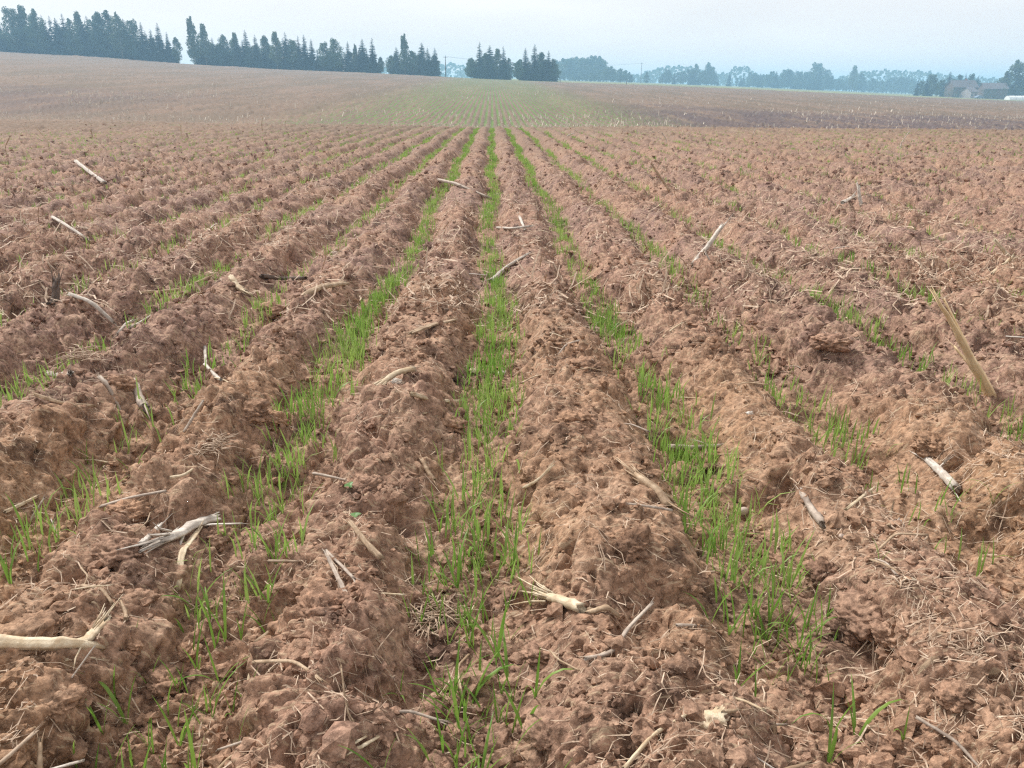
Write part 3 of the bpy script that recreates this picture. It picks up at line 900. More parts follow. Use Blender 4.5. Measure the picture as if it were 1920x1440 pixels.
# ------------------------------------------------------------------ clods
def clod_mesh(seed, sub=3, mat=None, rough=0.28, flat=0.75):
    import bmesh
    bm = bmesh.new()
    bmesh.ops.create_icosphere(bm, subdivisions=sub, radius=1.0)
    V = np.array([v.co[:] for v in bm.verts])
    Fc = np.array([[v.index for v in f.verts] for f in bm.faces])
    bm.free()
    s = seed * 13
    def n3(p, k, sd):
        return (vnoise(p[:, 0] * k + sd, p[:, 1] * k + p[:, 2] * 1.7 * k, s + sd) + vnoise(p[:, 1] * k + 5, p[:, 2] * k + p[:, 0] * 1.3 * k + sd, s + sd + 3) + vnoise(p[:, 2] * k + 2, p[:, 0] * k - p[:, 1] * k, s + sd + 5)) / 1.5
    d = 1 + rough * (1.1 * n3(V, 1.1, 1) + 0.9 * n3(V, 2.6, 2) + 0.6 * n3(V, 5.5, 3) + ((0.42 * n3(V, 11.0, 4) + 0.20 * n3(V, 23.0, 5)) if sub > 3 else 0))
    V = V * d[:, None]
    V[:, 2] *= flat
    return V.astype(np.float32), Fc.astype(np.int32)

CLODS = [
 (45, 1205, 68, 46, 'clod', 'largest rounded clod, resting above the broken cream stalk'),
 (83, 1142, 30, 22, 'clod', 'squarish clod lying uphill of the broken cream stalk'),
 (252, 1226, 22, 18, 'clod_pale', 'small pale knob of soil beyond the broken cream stalk tip'),
 (238, 935, 40, 26, 'clod_pale', 'pale flat-topped clod overhanging a dark gap on the ridge'),
 (222, 1018, 48, 28, 'clod', 'crusted clod with dark underside below the straw litter'),
 (405, 1002, 34, 28, 'clod', 'clod beside the shredded grey-white stalk'),
 (510, 1005, 46, 22, 'clod', 'flat clod bridging the furrow beside the dark hollow'),
 (600, 1140, 46, 36, 'clod', 'fibrous split clod on the ridge above the smooth mound'),
 (1185, 1000, 42, 36, 'clod_dark', 'dark lumpy clod on the ridge crest below the snapped tan stalk'),
 (1556, 662, 36, 18, 'clod_pale', 'smooth oblong clod in the furrow near the upright split stalk'),
 (1072, 797, 34, 16, 'clod_pale', 'smooth tongue-shaped clod across the centre ridge'),
 (1545, 1058, 32, 26, 'clod_dark', 'wedge-shaped clod with a shaded face beside the furrow seedlings'),
 (1622, 1118, 56, 34, 'clod', 'arched broken clod with a dark cavity'),
 (1592, 1150, 34, 26, 'clod', 'knobbly clod leaning under the arched broken clod'),
 (1706, 1092, 24, 22, 'clod_pale', 'pale pitted clod beside the arched broken clod'),
 (1664, 1165, 30, 28, 'clod', 'upright rough clod between the arched clod and pale litter'),
 (925, 1400, 52, 26, 'clod', 'rough crumbly clod in the centre furrow mouth'),
 (1030, 1402, 46, 26, 'clod', 'rough crumbly clod next to the centre furrow mouth clod'),
 (1010, 1220, 36, 18, 'clod', 'slab clod tilted over a shadowed crack'),
 (215, 715, 36, 24, 'clod_pale', 'smooth ochre clod among straw near the grey stump'),
 (512, 586, 30, 16, 'clod_pale', 'low mauve clod among seedlings near the tan lying stalk'),
 (1405, 1235, 26, 20, 'clod', 'small clod beside the crack at the furrow side'),
 (1760, 1385, 30, 20, 'clod', 'rounded clod below the bent seedling with dew'),
 (1650, 1410, 28, 20, 'clod', 'rounded clod at the foot of the forked seedlings'),
 (1790, 1290, 38, 24, 'clod', 'clod with undercut edge among crumbs'),
 (1890, 1310, 30, 24, 'clod_dark', 'dark rounded clod among crumbs at the field side'),
 (1860, 1035, 40, 22, 'clod', 'overhanging crust clod below the yellowed seedling'),
 (1745, 830, 34, 24, 'clod', 'brown lump above the white splintered stalk'),
 (1650, 865, 34, 20, 'clod', 'flat clod uphill of the white splintered stalk'),
 (1600, 895, 26, 22, 'clod', 'rounded lump on the ridge near the mottled stalk'),
 (1545, 905, 24, 18, 'clod', 'reddish lump on the ridge just uphill of the mottled stalk'),
 (1620, 970, 20, 16, 'clod_dark', 'small dark lump between the mottled stalk and white husk'),
 (470, 790, 40, 26, 'clod', 'sunken clod on the ridge by the standing thin stem'),
 (515, 810, 26, 26, 'clod_pale', 'pale clod beside the furrow with the two-leaved weed'),
 (840, 800, 34, 26, 'clod_pale', 'crumbling lump at the end of the cream splinter bundle'),
 (690, 905, 30, 20, 'clod', 'clod between the weed and the brown short stalk'),
 (1000, 895, 26, 24, 'clod', 'reddish clod at the edge of the centre furrow crack'),
 (1500, 1215, 22, 16, 'clod', 'small clod under the arching seedling leaf'),
 (350, 1224, 24, 20, 'clod_pale', 'rounded clod under the furrow seedling with long shadow gap'),
 (310, 1285, 34, 26, 'clod', 'round clod between two tall seedlings in the stalk-side furrow'),
 (120, 1330, 40, 28, 'clod', 'crumbly clod below the broken cream stalk'),
 (1100, 690, 30, 18, 'clod', 'low lump on the centre ridge beside the seedling row'),
 (640, 1130, 24, 20, 'clod', 'lump against the fibrous split clod'),
 (790, 1225, 26, 18, 'clod_dark', 'dark lump under the straw tuft'),
]
clod_pool = [clod_mesh(k + 1, 5, None, 0.44, random.uniform(0.62, 0.9)) for k in range(8)]
clod_me = {}
for i, (u, v, a, b, mt, lab) in enumerate(CLODS):
    p = at(u, v + b * 0.4)
    d = (p - CAM).dot(CROT @ Vector((0, 0, -1)))
    rx = a / F * d * 0.92; rz = max(b / F * d, rx * 0.72)
    key = (i % 8, mt)
    if key not in clod_me:
        clod_me[key] = mesh_np('soil_clod', clod_pool[i % 8][0], clod_pool[i % 8][1], M[mt])
    o = link('soil_clod', clod_me[key])
    z = soil1(p.x, p.y)
    o.location = (p.x, p.y, z - rz * 0.05)
    o.scale = (rx, rx * random.uniform(0.8, 1.1), rz)
    o.rotation_euler = (random.uniform(-.25, .25), random.uniform(-.25, .25), random.uniform(-0.6, 0.6))
    tag(o, lab, 'clod', 'larger clods lying on the ridges')

def scatter(n, ymin, ymax, power=2.0, side=0.72, off=0.5):
    """points over the wedge of ground the camera faces, thinning with distance"""
    inv0, inv1 = (1 / (ymin + 0.35)) ** (power - 1), (1 / (ymax + 0.35)) ** (power - 1)
    y = (1 / (inv1 + RNG.random(n) * (inv0 - inv1)) ** (1 / (power - 1))) - 0.35
    x = (RNG.random(n) * 2 - 1) * side * (y + off)
    return x, y

def crumbs():
    Vs, Fs, base = [], [], 0
    for sub, n, y0, y1, s0, s1 in ((1, 15000, 0.55, 4.5, 0.0028, 0.0090), (2, 1900, 0.55, 6.5, 0.008, 0.020), (1, 7000, 2.5, 14.0, 0.007, 0.020), (1, 3500, 8.0, 45.0, 0.014, 0.036)):
        pool = [clod_mesh(40 + k, sub, None, 0.75, 0.75) for k in range(6)]
        x, y = scatter(n, y0, y1, 2.1 if y0 < 40 else 1.3)
        z = soil(x, y)
        s = s0 + (s1 - s0) * RNG.random(n) ** 2.2
        rot = RNG.random(n) * 6.283
        sq = 0.7 + 0.5 * RNG.random((n, 3))
        for k in range(6):
            V, Fc = pool[k]
            m = np.arange(n) % 6 == k
            c, sn = np.cos(rot[m]), np.sin(rot[m])
            P = V[None] * (sq[m] * s[m, None])[:, None, :]
            Q = np.empty_like(P)
            Q[..., 0] = P[..., 0] * c[:, None] - P[..., 1] * sn[:, None] + x[m, None]
            Q[..., 1] = P[..., 0] * sn[:, None] + P[..., 1] * c[:, None] + y[m, None]
            Q[..., 2] = P[..., 2] + (z[m] + s[m] * 0.22)[:, None]
            cnt = m.sum()
            Vs.append(Q.reshape(-1, 3))
            Fs.append((Fc[None] + (np.arange(cnt) * len(V))[:, None, None] + base).reshape(-1, 3))
            base += cnt * len(V)
    o = link('soil_crumbs', mesh_np('soil_crumbs', np.concatenate(Vs), np.concatenate(Fs), M['clod'], False))
    tag(o, 'loose reddish-brown crumbs and small clods strewn over the tilled ridges', 'soil crumbs', None, 'stuff')
crumbs()

# ------------------------------------------------------------------ straw
def litter(name, n, y0, y1, l0, l1, w0, w1, label, power=1.9, upright=0.12, mat='litter'):
    x, y = scatter(n, y0, y1, power, 0.74, 0.5)
    keep = RNG.random(n) < np.clip(0.62 + 1.2 * fbm(x * 1.2, y * 1.2, 77, 2), 0.15, 1)
    ph = row_phase(x, y)
    keep &= (RNG.random(n) < np.where(ph < 0.18, 0.45, 1.0))
    x, y = x[keep], y[keep]; n = len(x)
    L = l0 + (l1 - l0) * RNG.random(n) ** 2.0
    w = w0 + (w1 - w0) * RNG.random(n) ** 1.8
    a = RNG.random(n) * 6.283
    bend = (RNG.random(n) - 0.5) * 0.9
    tilt = np.where(RNG.random(n) < upright, RNG.random(n) * 1.1, (RNG.random(n) - 0.4) * 0.25)
    pts = []
    for q, aa in ((-0.5, a - bend), (0.0, a), (0.5, a + bend)):
        px = x + np.cos(aa) * L * q * np.cos(tilt); py = y + np.sin(aa) * L * q * np.cos(tilt)
        pts.append((px, py, q))
    z0 = soil(pts[0][0], pts[0][1]); z2 = soil(pts[2][0], pts[2][1]); z1 = soil(x, y)
    zm = np.maximum(z1, (z0 + z2) / 2)
    low = zm + w * 0.6
    zs = [np.where(tilt > 0.3, low - 0.0 * L, z0 + w * 0.6), np.where(tilt > 0.3, low + L * 0.5 * np.sin(tilt), zm + w * 0.6), np.where(tilt > 0.3, low + L * np.sin(tilt), np.maximum(z2, zm + L * 0.5 * np.sin(tilt)) + w * 0.6)]
    nx, ny = -np.sin(a), np.cos(a)
    Q = np.empty((n, 6, 3), np.float32)
    roll = (RNG.random(n) - 0.5) * 1.2
    for i, (px, py, q) in enumerate(pts):
        ww = w * (0.7 if i != 1 else 1.0)
        for j, s in enumerate((-0.5, 0.5)):
            Q[:, i * 2 + j, 0] = px + nx * ww * s * np.cos(roll)
            Q[:, i * 2 + j, 1] = py + ny * ww * s * np.cos(roll)
            Q[:, i * 2 + j, 2] = zs[i] + 0.003 + ww * (0.5 + s * np.sin(roll))
    fc = np.array([(0, 1, 3, 2), (2, 3, 5, 4)])
    Fa = (fc[None] + (np.arange(n) * 6)[:, None, None]).reshape(-1, 4)
    o = link(name, mesh_np(name, Q.reshape(-1, 3), Fa, M[mat], False))
    tag(o, label, 'straw', None, 'stuff')
litter('straw_litter', 74000, 0.5, 9.0, 0.010, 0.070, 0.0007, 0.0027, 'short chopped straw and root fibres littering the tilled soil', 1.9)
litter('far_straw_litter', 56000, 3.2, 45.0, 0.025, 0.17, 0.0025, 0.010, 'pale chopped stalk litter scattered over the middle of the field', 1.45, 0.25)

def stubble():
    n = 34000
    x, y = scatter(n, 38, 280, 1.4, 0.85, 1)
    keep = (RNG.random(n) < np.clip(0.16 + 1.9 * fbm(x / 9, y / 14, 88, 2), 0.05, 1)) & ((np.abs(x) > 2.5) | (RNG.random(n) < 0.4))
    x, y = x[keep], y[keep]; n = len(x)
    z = macro(x, y)
    h = 0.08 + 0.30 * RNG.random(n) ** 2.2 * np.interp(y, (38, 70), (0.55, 1.35)); w = (0.010 + 0.034 * RNG.random(n) ** 1.5) * np.interp(y, (38, 70), (0.7, 1.5))
    a = RNG.random(n) * 6.28; lean = RNG.random(n) * 0.7
    Q = np.empty((n, 6, 3), np.float32)
    for k in range(3):
        t = 2 * math.pi * k / 3 + a
        Q[:, k, 0] = x + np.cos(t) * w; Q[:, k, 1] = y + np.sin(t) * w; Q[:, k, 2] = z - 0.05
        Q[:, 3 + k, 0] = x + np.cos(t) * w * .8 + np.cos(a) * lean * h; Q[:, 3 + k, 1] = y + np.sin(t) * w * .8 + np.sin(a) * lean * h; Q[:, 3 + k, 2] = z + h
    fc = np.array([(0, 1, 4, 3), (1, 2, 5, 4), (2, 0, 3, 5)])
    Fa = (fc[None] + (np.arange(n) * 6)[:, None, None]).reshape(-1, 4)
    o = link('maize_stubble', mesh_np('maize_stubble', Q.reshape(-1, 3), Fa, M['stub'], False))
    tag(o, 'pale stubs of cut maize standing over the far slope', 'stubble', None, 'stuff')
stubble()

class RV(Vector):
    """a vertex of a ribbed stalk, with how dark its rib is"""
    rib = 0.0

def stalk_geo(pts, rad, seed=1, fray=0.0, nodes=True, sides=9, flat=1.0, taper=0.22):
    """a piece of maize stalk along PTS: jointed, ribbed, flattened, with torn ends"""
    rnd = random.Random(seed)
    P = [Vector(p) for p in pts]
    # resample
    segs = []
    tot = sum((P[i + 1] - P[i]).length for i in range(len(P) - 1))
    n = 12
    out = []
    for k in range(n + 1):
        s = tot * k / n
        i = 0
        while i < len(P) - 2 and s > (P[i + 1] - P[i]).length:
            s -= (P[i + 1] - P[i]).length; i += 1
        out.append(P[i].lerp(P[i + 1], min(1, s / max(1e-6, (P[i + 1] - P[i]).length))))
    for _ in range(2):
        out = [out[0]] + [(out[i - 1] + out[i] * 2 + out[i + 1]) / 4 for i in range(1, n)] + [out[-1]]
    V, Fc = [], []
    node_at = {rnd.randint(2, 5), rnd.randint(7, 10)} if nodes else set()
    rib = [1 + rnd.uniform(-0.17, 0.17) for _ in range(sides)]
    dark = [rnd.choice((0.05, 0.2, 0.35, 0.7, 0.9)) for _ in range(sides)]
    rings = []
    for i, p in enumerate(out):
        d = (out[min(i + 1, n)] - out[max(i - 1, 0)]).normalized()
        a = d.cross(Vector((0, 0, 1)) if abs(d.z) < 0.95 else Vector((1, 0, 0))).normalized(); b = d.cross(a)
        r = rad * (1.0 - taper * i / n) * (1.16 if i in node_at else 1.0) * rnd.uniform(0.94, 1.06)
        p = p + (a * rnd.uniform(-1, 1) + b * rnd.uniform(-1, 1)) * rad * 0.08
        ring = []
        for k in range(sides):
            t = 2 * math.pi * k / sides
            end = 0.0
            if i == 0: end = -rnd.uniform(0, 1.3) * rad
            if i == n: end = rnd.uniform(0, 1.6 + 5 * fray) * rad
            ring.append(len(V))
            q = RV(p + a * math.cos(t) * r * rib[k] + b * math.sin(t) * r * rib[k] * flat + d * end)
            q.rib = min(1, max(0, dark[k] + rnd.uniform(-.15, .15) + (0.5 if i in node_at else 0) + (0.25 if i in (0, n) else 0)))
            V.append(q)
        rings.append(ring)
    for i in range(n):
        for k in range(sides):
            Fc.append((rings[i][k], rings[i][(k + 1) % sides], rings[i + 1][(k + 1) % sides], rings[i + 1][k]))
    for ring, e, sg in ((rings[0], 0, 1), (rings[-1], n, -1)):
        d = (out[min(e + 1, n)] - out[max(e - 1, 0)]).normalized()
        c = len(V); V.append(out[e] + d * rad * 0.9 * sg)
        for k in range(sides):
            f = (ring[k], ring[(k + 1) % sides], c)
            Fc.append(f if sg < 0 else f[::-1])
    # torn fibres
    for k in range(int(14 * fray)):
        e = out[-1] if rnd.random() < 0.75 else out[0]
        d = (out[-1] - out[-3]).normalized() * (1 if e is out[-1] else -1)
        q = Vector((rnd.gauss(0, .35), rnd.gauss(0, .35), rnd.gauss(0.05, .25)))
        L = rad * rnd.uniform(2, 7)
        s0 = e + q * rad * 1.2
        tube(V, Fc, [s0 - d * rad, s0 + d * L * 0.5 + q * L * 0.2, s0 + d * L + q * L * 0.45], [rad * .2, rad * .16, rad * .04], 4)
    return V, Fc

def px_rad(p, thick):
    return 0.5 * thick / F * (p - CAM).dot(CROT @ Vector((0, 0, -1)))

def stalk(lab, mat, thick, line, extra=(), fray=0.3, flat=0.85, name='maize_stalk', group='stalk pieces lying on the field', lift=0.0, cat='maize stalk', taper=0.22):
    """LINE: (u, v) pixels on the ground, or (u, v, 'up') for a tip that stands above the last ground point"""
    def resolve(ln, th, l0=0.0):
        pts = []
        for q in ln:
            if len(q) == 3 and q[2] == 'up':
                d = ray(q[0], q[1]); k = (pts[-1].y - CAM.y + 0.02) / d.y
                pts.append(CAM + d * k)
            else:
                h = q[2] if len(q) == 3 else 0.0
                p = at(q[0], q[1], h + l0 + 0.012)
                r = px_rad(p, th)
                if h == 0.0 and p.y < 20 and not any(len(w) == 3 and w[2] == 'up' for w in ln):
                    p.z = max(p.z, soil1(p.x, p.y) + r * 0.55)
                pts.append(p)
        return pts
    pts = resolve(line, thick, lift)
    if not any(len(q) == 3 and q[2] == 'up' for q in line):
        up = 0.0; r = px_rad(pts[0], thick)
        smp = [pts[i].lerp(pts[i + 1], f) for i in range(len(pts) - 1) for f in (0.1, 0.3, 0.5, 0.7, 0.9)]
        zz = soil(np.array([p.x for p in smp]), np.array([p.y for p in smp]))
        gap = sorted(float(zz[i]) + r * 0.4 - smp[i].z for i in range(len(smp)))
        up = gap[int(len(gap) * (0.84 if thick < 20 else 0.97))]
        for p in pts: p.z += max(up, -0.02)
    org = pts[0].copy()
    V, Fc = stalk_geo([p - org for p in pts], px_rad(pts[0], thick), hash_seed(lab), fray, True, 15, flat, taper)
    for ln, th in extra:
        q = resolve(ln, th, lift)
        v2, f2 = stalk_geo([p - org for p in q], px_rad(q[0], th), hash_seed(lab) + 3, fray, False, 7, 0.6)
        b = len(V); V += v2; Fc += [tuple(i + b for i in f) for f in f2]
    o = link(name, mesh_py(name, V, Fc, M[mat]), None, org)
    tag(o, lab, cat, group)
    return o

def hash_seed(s):
    h = 0
    for c in s: h = (h * 131 + ord(c)) % 1000003
    return h

stalk('thick cream stalk lying snapped, its broken end bent upward', 'cream', 27, [(-25, 1233), (60, 1232), (135, 1237), (180, 1231)], [([(140, 1230), (165, 1200, 0.02), (188, 1172, 0.03)], 24), ([(128, 1243), (186, 1246)], 9)], 0.5)
stalk('curved cream leaf-sheath strip pointing down the ridge', 'cream', 14, [(335, 1112), (346, 1060), (352, 1035), (374, 1002)], fray=0.1, flat=0.4)
stalk('shredded grey-white stalk with splayed torn fibres', 'white', 22, [(400, 974, 0.01), (365, 984), (335, 1005), (308, 1024)], [([(345, 1000), (338, 1030)], 7), ([(330, 995), (305, 1012)], 8)], 1.0, 0.7)
stalk('weathered grey stump sticking out among seedlings', 'grey', 19, [(278, 800), (268, 775), (261, 752)], fray=0.3)
stalk('snapped tan stalk with two splinters on the right-hand ridge crest', 'tan', 23, [(1250, 957), (1230, 930), (1203, 898, 0.01)], [([(1285, 960), (1240, 925), (1205, 900)], 9)], 0.5)
stalk('bright white splintered stalk with a side spur', 'white', 18, [(1790, 914), (1765, 890), (1735, 858, 0.01)], [([(1755, 882), (1772, 866, 0.01)], 6)], 0.5, name='maize_stalk')
stalk('mottled brown-and-white stalk half sunk in the ridge', 'grey', 18, [(1545, 975), (1525, 952), (1505, 932)], fray=0.2)
stalk('tall cream stalk split lengthwise, standing slanted in the soil', 'gold', 31, [(1864, 750), (1810, 652, 'up'), (1756, 556, 'up')], [([(1835, 712), (1815, 680, 'up'), (1793, 655, 'up')], 9), ([(1856, 738), (1815, 650, 'up'), (1772, 566, 'up')], 8)], 0.1, 0.6, taper=0.72)
stalk('white stalk leaning up beside a small splinter', 'white', 11, [(1302, 494), (1325, 465, 'up'), (1349, 431, 'up')], [([(1335, 495), (1325, 478, 'up')], 5)], 0.3)
stalk('straight pale stalk slanting across the centre-row ridge', 'white', 9, [(921, 525), (950, 506), (985, 486)], fray=0.2)
stalk('cream frayed stalk end lying beside an arched husk strip', 'cream', 23, [(1088, 1135), (1055, 1122), (1025, 1113)], fray=1.0, flat=0.7)
stalk('arched tan husk strip beside the cream frayed stalk end', 'tan', 15, [(1158, 1135), (1140, 1120, 0.02), (1100, 1132)], fray=0.2, flat=0.5)
stalk('long tan stalk lying level across the crest', 'tan', 8, [(232, 556), (300, 553), (345, 547), (392, 541)], fray=0.2)
stalk('blackened stick with one end tilted over the furrow', 'dark', 10, [(492, 519, 0.02), (530, 524), (572, 531)], fray=0.1)
stalk('thick tan stalk half buried along the furrow lip', 'tan', 13, [(560, 562), (600, 552), (645, 541)], fray=0.2)
stalk('pale stalk sloping down towards a spiky dead tuft', 'white', 9, [(136, 568), (175, 588), (215, 616)], fray=0.2)
stalk('short thick cream stub lying uphill of the spiky dead tuft', 'cream', 11, [(434, 530), (448, 548), (460, 564)], fray=0.3)
stalk('pale cream torn sheath pointing out of a dark hollow', 'cream', 15, [(772, 704, 0.015), (745, 722), (716, 737)], fray=0.5, flat=0.6)
stalk('long brown flattened stalk pressed into the ridge side', 'tan', 12, [(772, 632), (810, 620), (852, 604)], fray=0.4, flat=0.5)
stalk('thin forked twig lying across two seedling rows', 'grey', 6, [(822, 338), (855, 352), (925, 380)], [([(872, 360), (845, 356), (812, 362)], 4)], 0.2)
stalk('pair of grey splinters crossing on the ridge above the split clod', 'grey', 11, [(656, 1130), (636, 1090), (612, 1040)], [([(664, 1085), (640, 1060), (614, 1034)], 7)], 0.4)
stalk('brown jointed stalk lying down the slope toward the furrow', 'tan', 12, [(716, 1058), (690, 1035), (662, 1002)], fray=0.3)
stalk('slim white stem lying alone on the far left slope', 'white', 6, [(100, 416), (130, 436), (165, 463)], fray=0.1)
stalk('slim white stem with a bent tip on the farther slope', 'white', 6, [(145, 315), (175, 335), (200, 356)], fray=0.2)
stalk('leaning tan stem beside the far right seedling row', 'tan', 5, [(1255, 357), (1240, 335, 'up'), (1224, 311, 'up')], fray=0.1)
stalk('cream stem standing tilted behind a crossing stem at the far side', 'cream', 9, [(1902, 492), (1886, 475, 'up'), (1869, 455, 'up')], fray=0.2)
stalk('pale stem crossing in front of the tilted cream stem', 'cream', 8, [(1862, 512), (1880, 498, 'up'), (1898, 483, 'up')], fray=0.2)
stalk('long clean yellow straw pointing out of the bottom of the view', 'cream', 9, [(1170, 1452), (1220, 1405), (1282, 1362)], fray=0.05)
stalk('long thin brown stick slanting over the crumbly ridge side', 'grey', 9, [(1098, 1272), (1150, 1235), (1172, 1192), (1222, 1140)], fray=0.2)
stalk('slender tan straw lying on bare soil below the smooth mound', 'tan', 8, [(396, 1450), (430, 1412), (475, 1396)], fray=0.1)
stalk('cream straw lying flat just below the smooth mound', 'cream', 8, [(640, 1428), (675, 1412), (711, 1399)], [([(655, 1418), (692, 1384)], 7)], 0.1)
stalk('white upright stub on the right middle slope', 'white', 8, [(1616, 388), (1612, 372, 'up'), (1610, 354, 'up')], fray=0.4)
stalk('short white splinter lying beside the white upright stub', 'white', 8, [(1578, 394), (1587, 386), (1597, 377)], fray=0.4)
stalk('thin grey stem standing up beside the sunken clod', 'grey', 7, [(346, 808), (362, 782, 'up'), (379, 754, 'up')], fray=0.05)
stalk('bundle of cream splinters lying level above the crumbling lump', 'cream', 10, [(776, 774), (815, 772), (857, 768)], [([(790, 779), (850, 774)], 6)], 0.5)
stalk('short brown stalk pointing down the ridge near the weed', 'tan', 9, [(813, 906), (803, 890), (793, 872)], fray=0.2)
stalk('thin tan sliver bridging the crack in the centre furrow', 'cream', 7, [(983, 928), (1008, 912), (1034, 892)], fray=0.2)
stalk('grey jointed stalk lying level above the clumped seedlings', 'grey', 10, [(1256, 834), (1305, 836), (1356, 838)], fray=0.3)
stalk('bowed tan stem lying uphill of the grey stump', 'tan', 8, [(72, 764), (120, 766), (178, 786)], fray=0.1)
stalk('straight cream stem near the isolated seedlings on the left', 'cream', 8, [(12, 968), (40, 956), (68, 941)], fray=0.1)
stalk('stubby white stalk lying by the shredded grey-white stalk', 'white', 12, [(264, 1014), (280, 1000), (293, 985)], fray=0.4)
stalk('little grey rod lying on the right-hand ridge', 'grey', 7, [(1270, 1163), (1290, 1163), (1314, 1164)], fray=0.1)
stalk('level tan straw lying against the pale crumpled husk', 'tan', 9, [(1278, 1345), (1330, 1350), (1378, 1356)], fray=0.2)
stalk('thin grey straw just beyond the pale crumpled husk', 'grey', 6, [(1412, 1360), (1445, 1361), (1474, 1361)], fray=0.1)
stalk('bleached pale strip lying in straw near the ochre clod', 'white', 11, [(92, 702), (112, 706), (136, 718)], fray=0.5)
stalk('upright pale splinter in the dead tuft on the left ridge', 'white', 7, [(222, 622), (235, 605, 0.02), (245, 600, 0.03)], fray=0.3)
stalk('second pale splinter lying past the dead tuft on the left ridge', 'white', 6, [(245, 622), (262, 608), (285, 595)], fray=0.3)
stalk('dark rotted stump beside a small seedling tuft', 'dark', 14, [(103, 575), (104, 555, 'up'), (105, 535, 'up')], [([(95, 585), (115, 570)], 10)], 0.4)
stalk('pale thin splinter lying near the far forked twig', 'white', 5, [(932, 432), (965, 434), (992, 430)], [([(972, 402), (984, 430)], 6)], 0.3)
stalk('curved white stem beside the dark hollow of the left ridge', 'white', 7, [(385, 690), (405, 715), (416, 728)], [([(385, 655), (386, 690)], 6)], 0.2)
stalk('grey slanting stem over the straw heap of the left ridge', 'grey', 9, [(190, 720), (205, 745), (226, 775)], fray=0.3)
stalk('tan twig along the lip of the furrow by the fibrous clod', 'tan', 9, [(476, 1205), (510, 1180), (545, 1152)], fray=0.2)
stalk('cream fibre strip hanging down the ridge near the knob clod', 'cream', 8, [(466, 1285), (478, 1245), (496, 1208)], fray=0.3, flat=0.5)
stalk('tan curled strip on the slope below the straw litter', 'tan', 8, [(155, 1098), (190, 1108), (210, 1130)], fray=0.2)
stalk('thin tan root strip dangling on the mound near the cream sheath', 'tan', 8, [(241, 1185), (238, 1160), (228, 1135)], fray=0.1)
stalk('cream stem piece lying level on the left ridge top', 'cream', 7, [(322, 902), (345, 902), (371, 899)], fray=0.1)
stalk('thin tan straw leaning on the ridge by the white husk', 'tan', 7, [(1668, 978), (1672, 955), (1677, 935, 0.03)], fray=0.1)
stalk('slender cream straw on the ridge near the wedge clod', 'cream', 6, [(1585, 965), (1610, 945), (1638, 922)], fray=0.2)

# names for neighbours: what a small thing lies next to
LANDMARKS = []
_CUT = (' with ', ' lying', ' at the', ' on the', ' beside', ' near', ' in the', ' across', ' sloping', ' pointing', ' standing', ' leaning', ' slanting', ' half', ' pressed', ' above', ' between', ' under', ' uphill', ' just', ' sticking', ' next', ' over', ' to ', ' below', ' of the', ' resting', ' bridging', ' among', ' along', ' down', ' against', ' crossing', ' hanging', ' dangling', ' behind', ' around', ' stuck', ' tilted', ' inside')
def landmark(o):
    lab = o['label']
    k = min([lab.find(c) for c in _CUT if lab.find(c) > 0] + [len(lab)])
    LANDMARKS.append([lab[:k].strip(' ,'), o.location.x, o.location.y])
def nearby(x, y):
    best = min(LANDMARKS, key=lambda l: (l[1] - x) ** 2 + (l[2] - y) ** 2)
    dx, dy = x - best[1], y - best[2]
    where = 'beside' if abs(dx) > abs(dy) else ('just beyond' if dy > 0 else 'just before')
    return f'{where} the {" ".join(best[0].split()[:9])}'
for o in list(C.objects):
    if o.get('category') in ('clod', 'maize stalk'): landmark(o)
_n = {}
for l in LANDMARKS: _n[l[0]] = _n.get(l[0], 0) + 1
LANDMARKS = [l for l in LANDMARKS if _n[l[0]] == 1 and len(l[0].split()) >= 3]

# random pieces, alike and lying about
pool = []
for k in range(14):
    rnd = random.Random(100 + k)
    L = rnd.uniform(0.05, 0.12)
    b = rnd.uniform(-0.25, 0.25) * L
    V, Fc = stalk_geo([(-L / 2, 0, 0), (0, b, rnd.uniform(0, 0.08) * L), (L / 2, 0, 0)], rnd.uniform(0.0014, 0.0034), 200 + k, rnd.uniform(0, 0.5), k % 3 == 0, 6, rnd.uniform(0.5, 0.9))
    pool.append((V, Fc))
RMATS = ['tan', 'white', 'tan', 'cream', 'grey', 'litter', 'tan']
RDESC = {'tan': 'tan stalk fragment', 'white': 'bleached stalk fragment', 'cream': 'cream stalk fragment', 'grey': 'grey stalk fragment', 'litter': 'straw-coloured stalk fragment'}
rme = {}
xs, ys_ = scatter(130, 0.65, 16, 1.75, 0.66, 0.35)
zs_ = soil(xs, ys_)
for i in range(len(xs)):
    mt = RMATS[(i * 5) % 7]; k = i % 14
    if (k, mt) not in rme: rme[(k, mt)] = mesh_py('stalk_fragment', pool[k][0], pool[k][1], M[mt])
    o = link('stalk_fragment', rme[(k, mt)])
    s = random.uniform(0.7, 1.3) * (1 + 0.05 * ys_[i])
    o.location = (xs[i], ys_[i], zs_[i] + 0.007)
    o.rotation_euler = (0, random.uniform(-0.25, 0.25) if i % 6 else random.uniform(-1.1, -0.5), random.uniform(0, 6.28))
    o.scale = (s, s, s)
    tag(o, RDESC[mt] + ' ' + nearby(xs[i], ys_[i]), 'stalk fragment', 'loose stalk fragments')
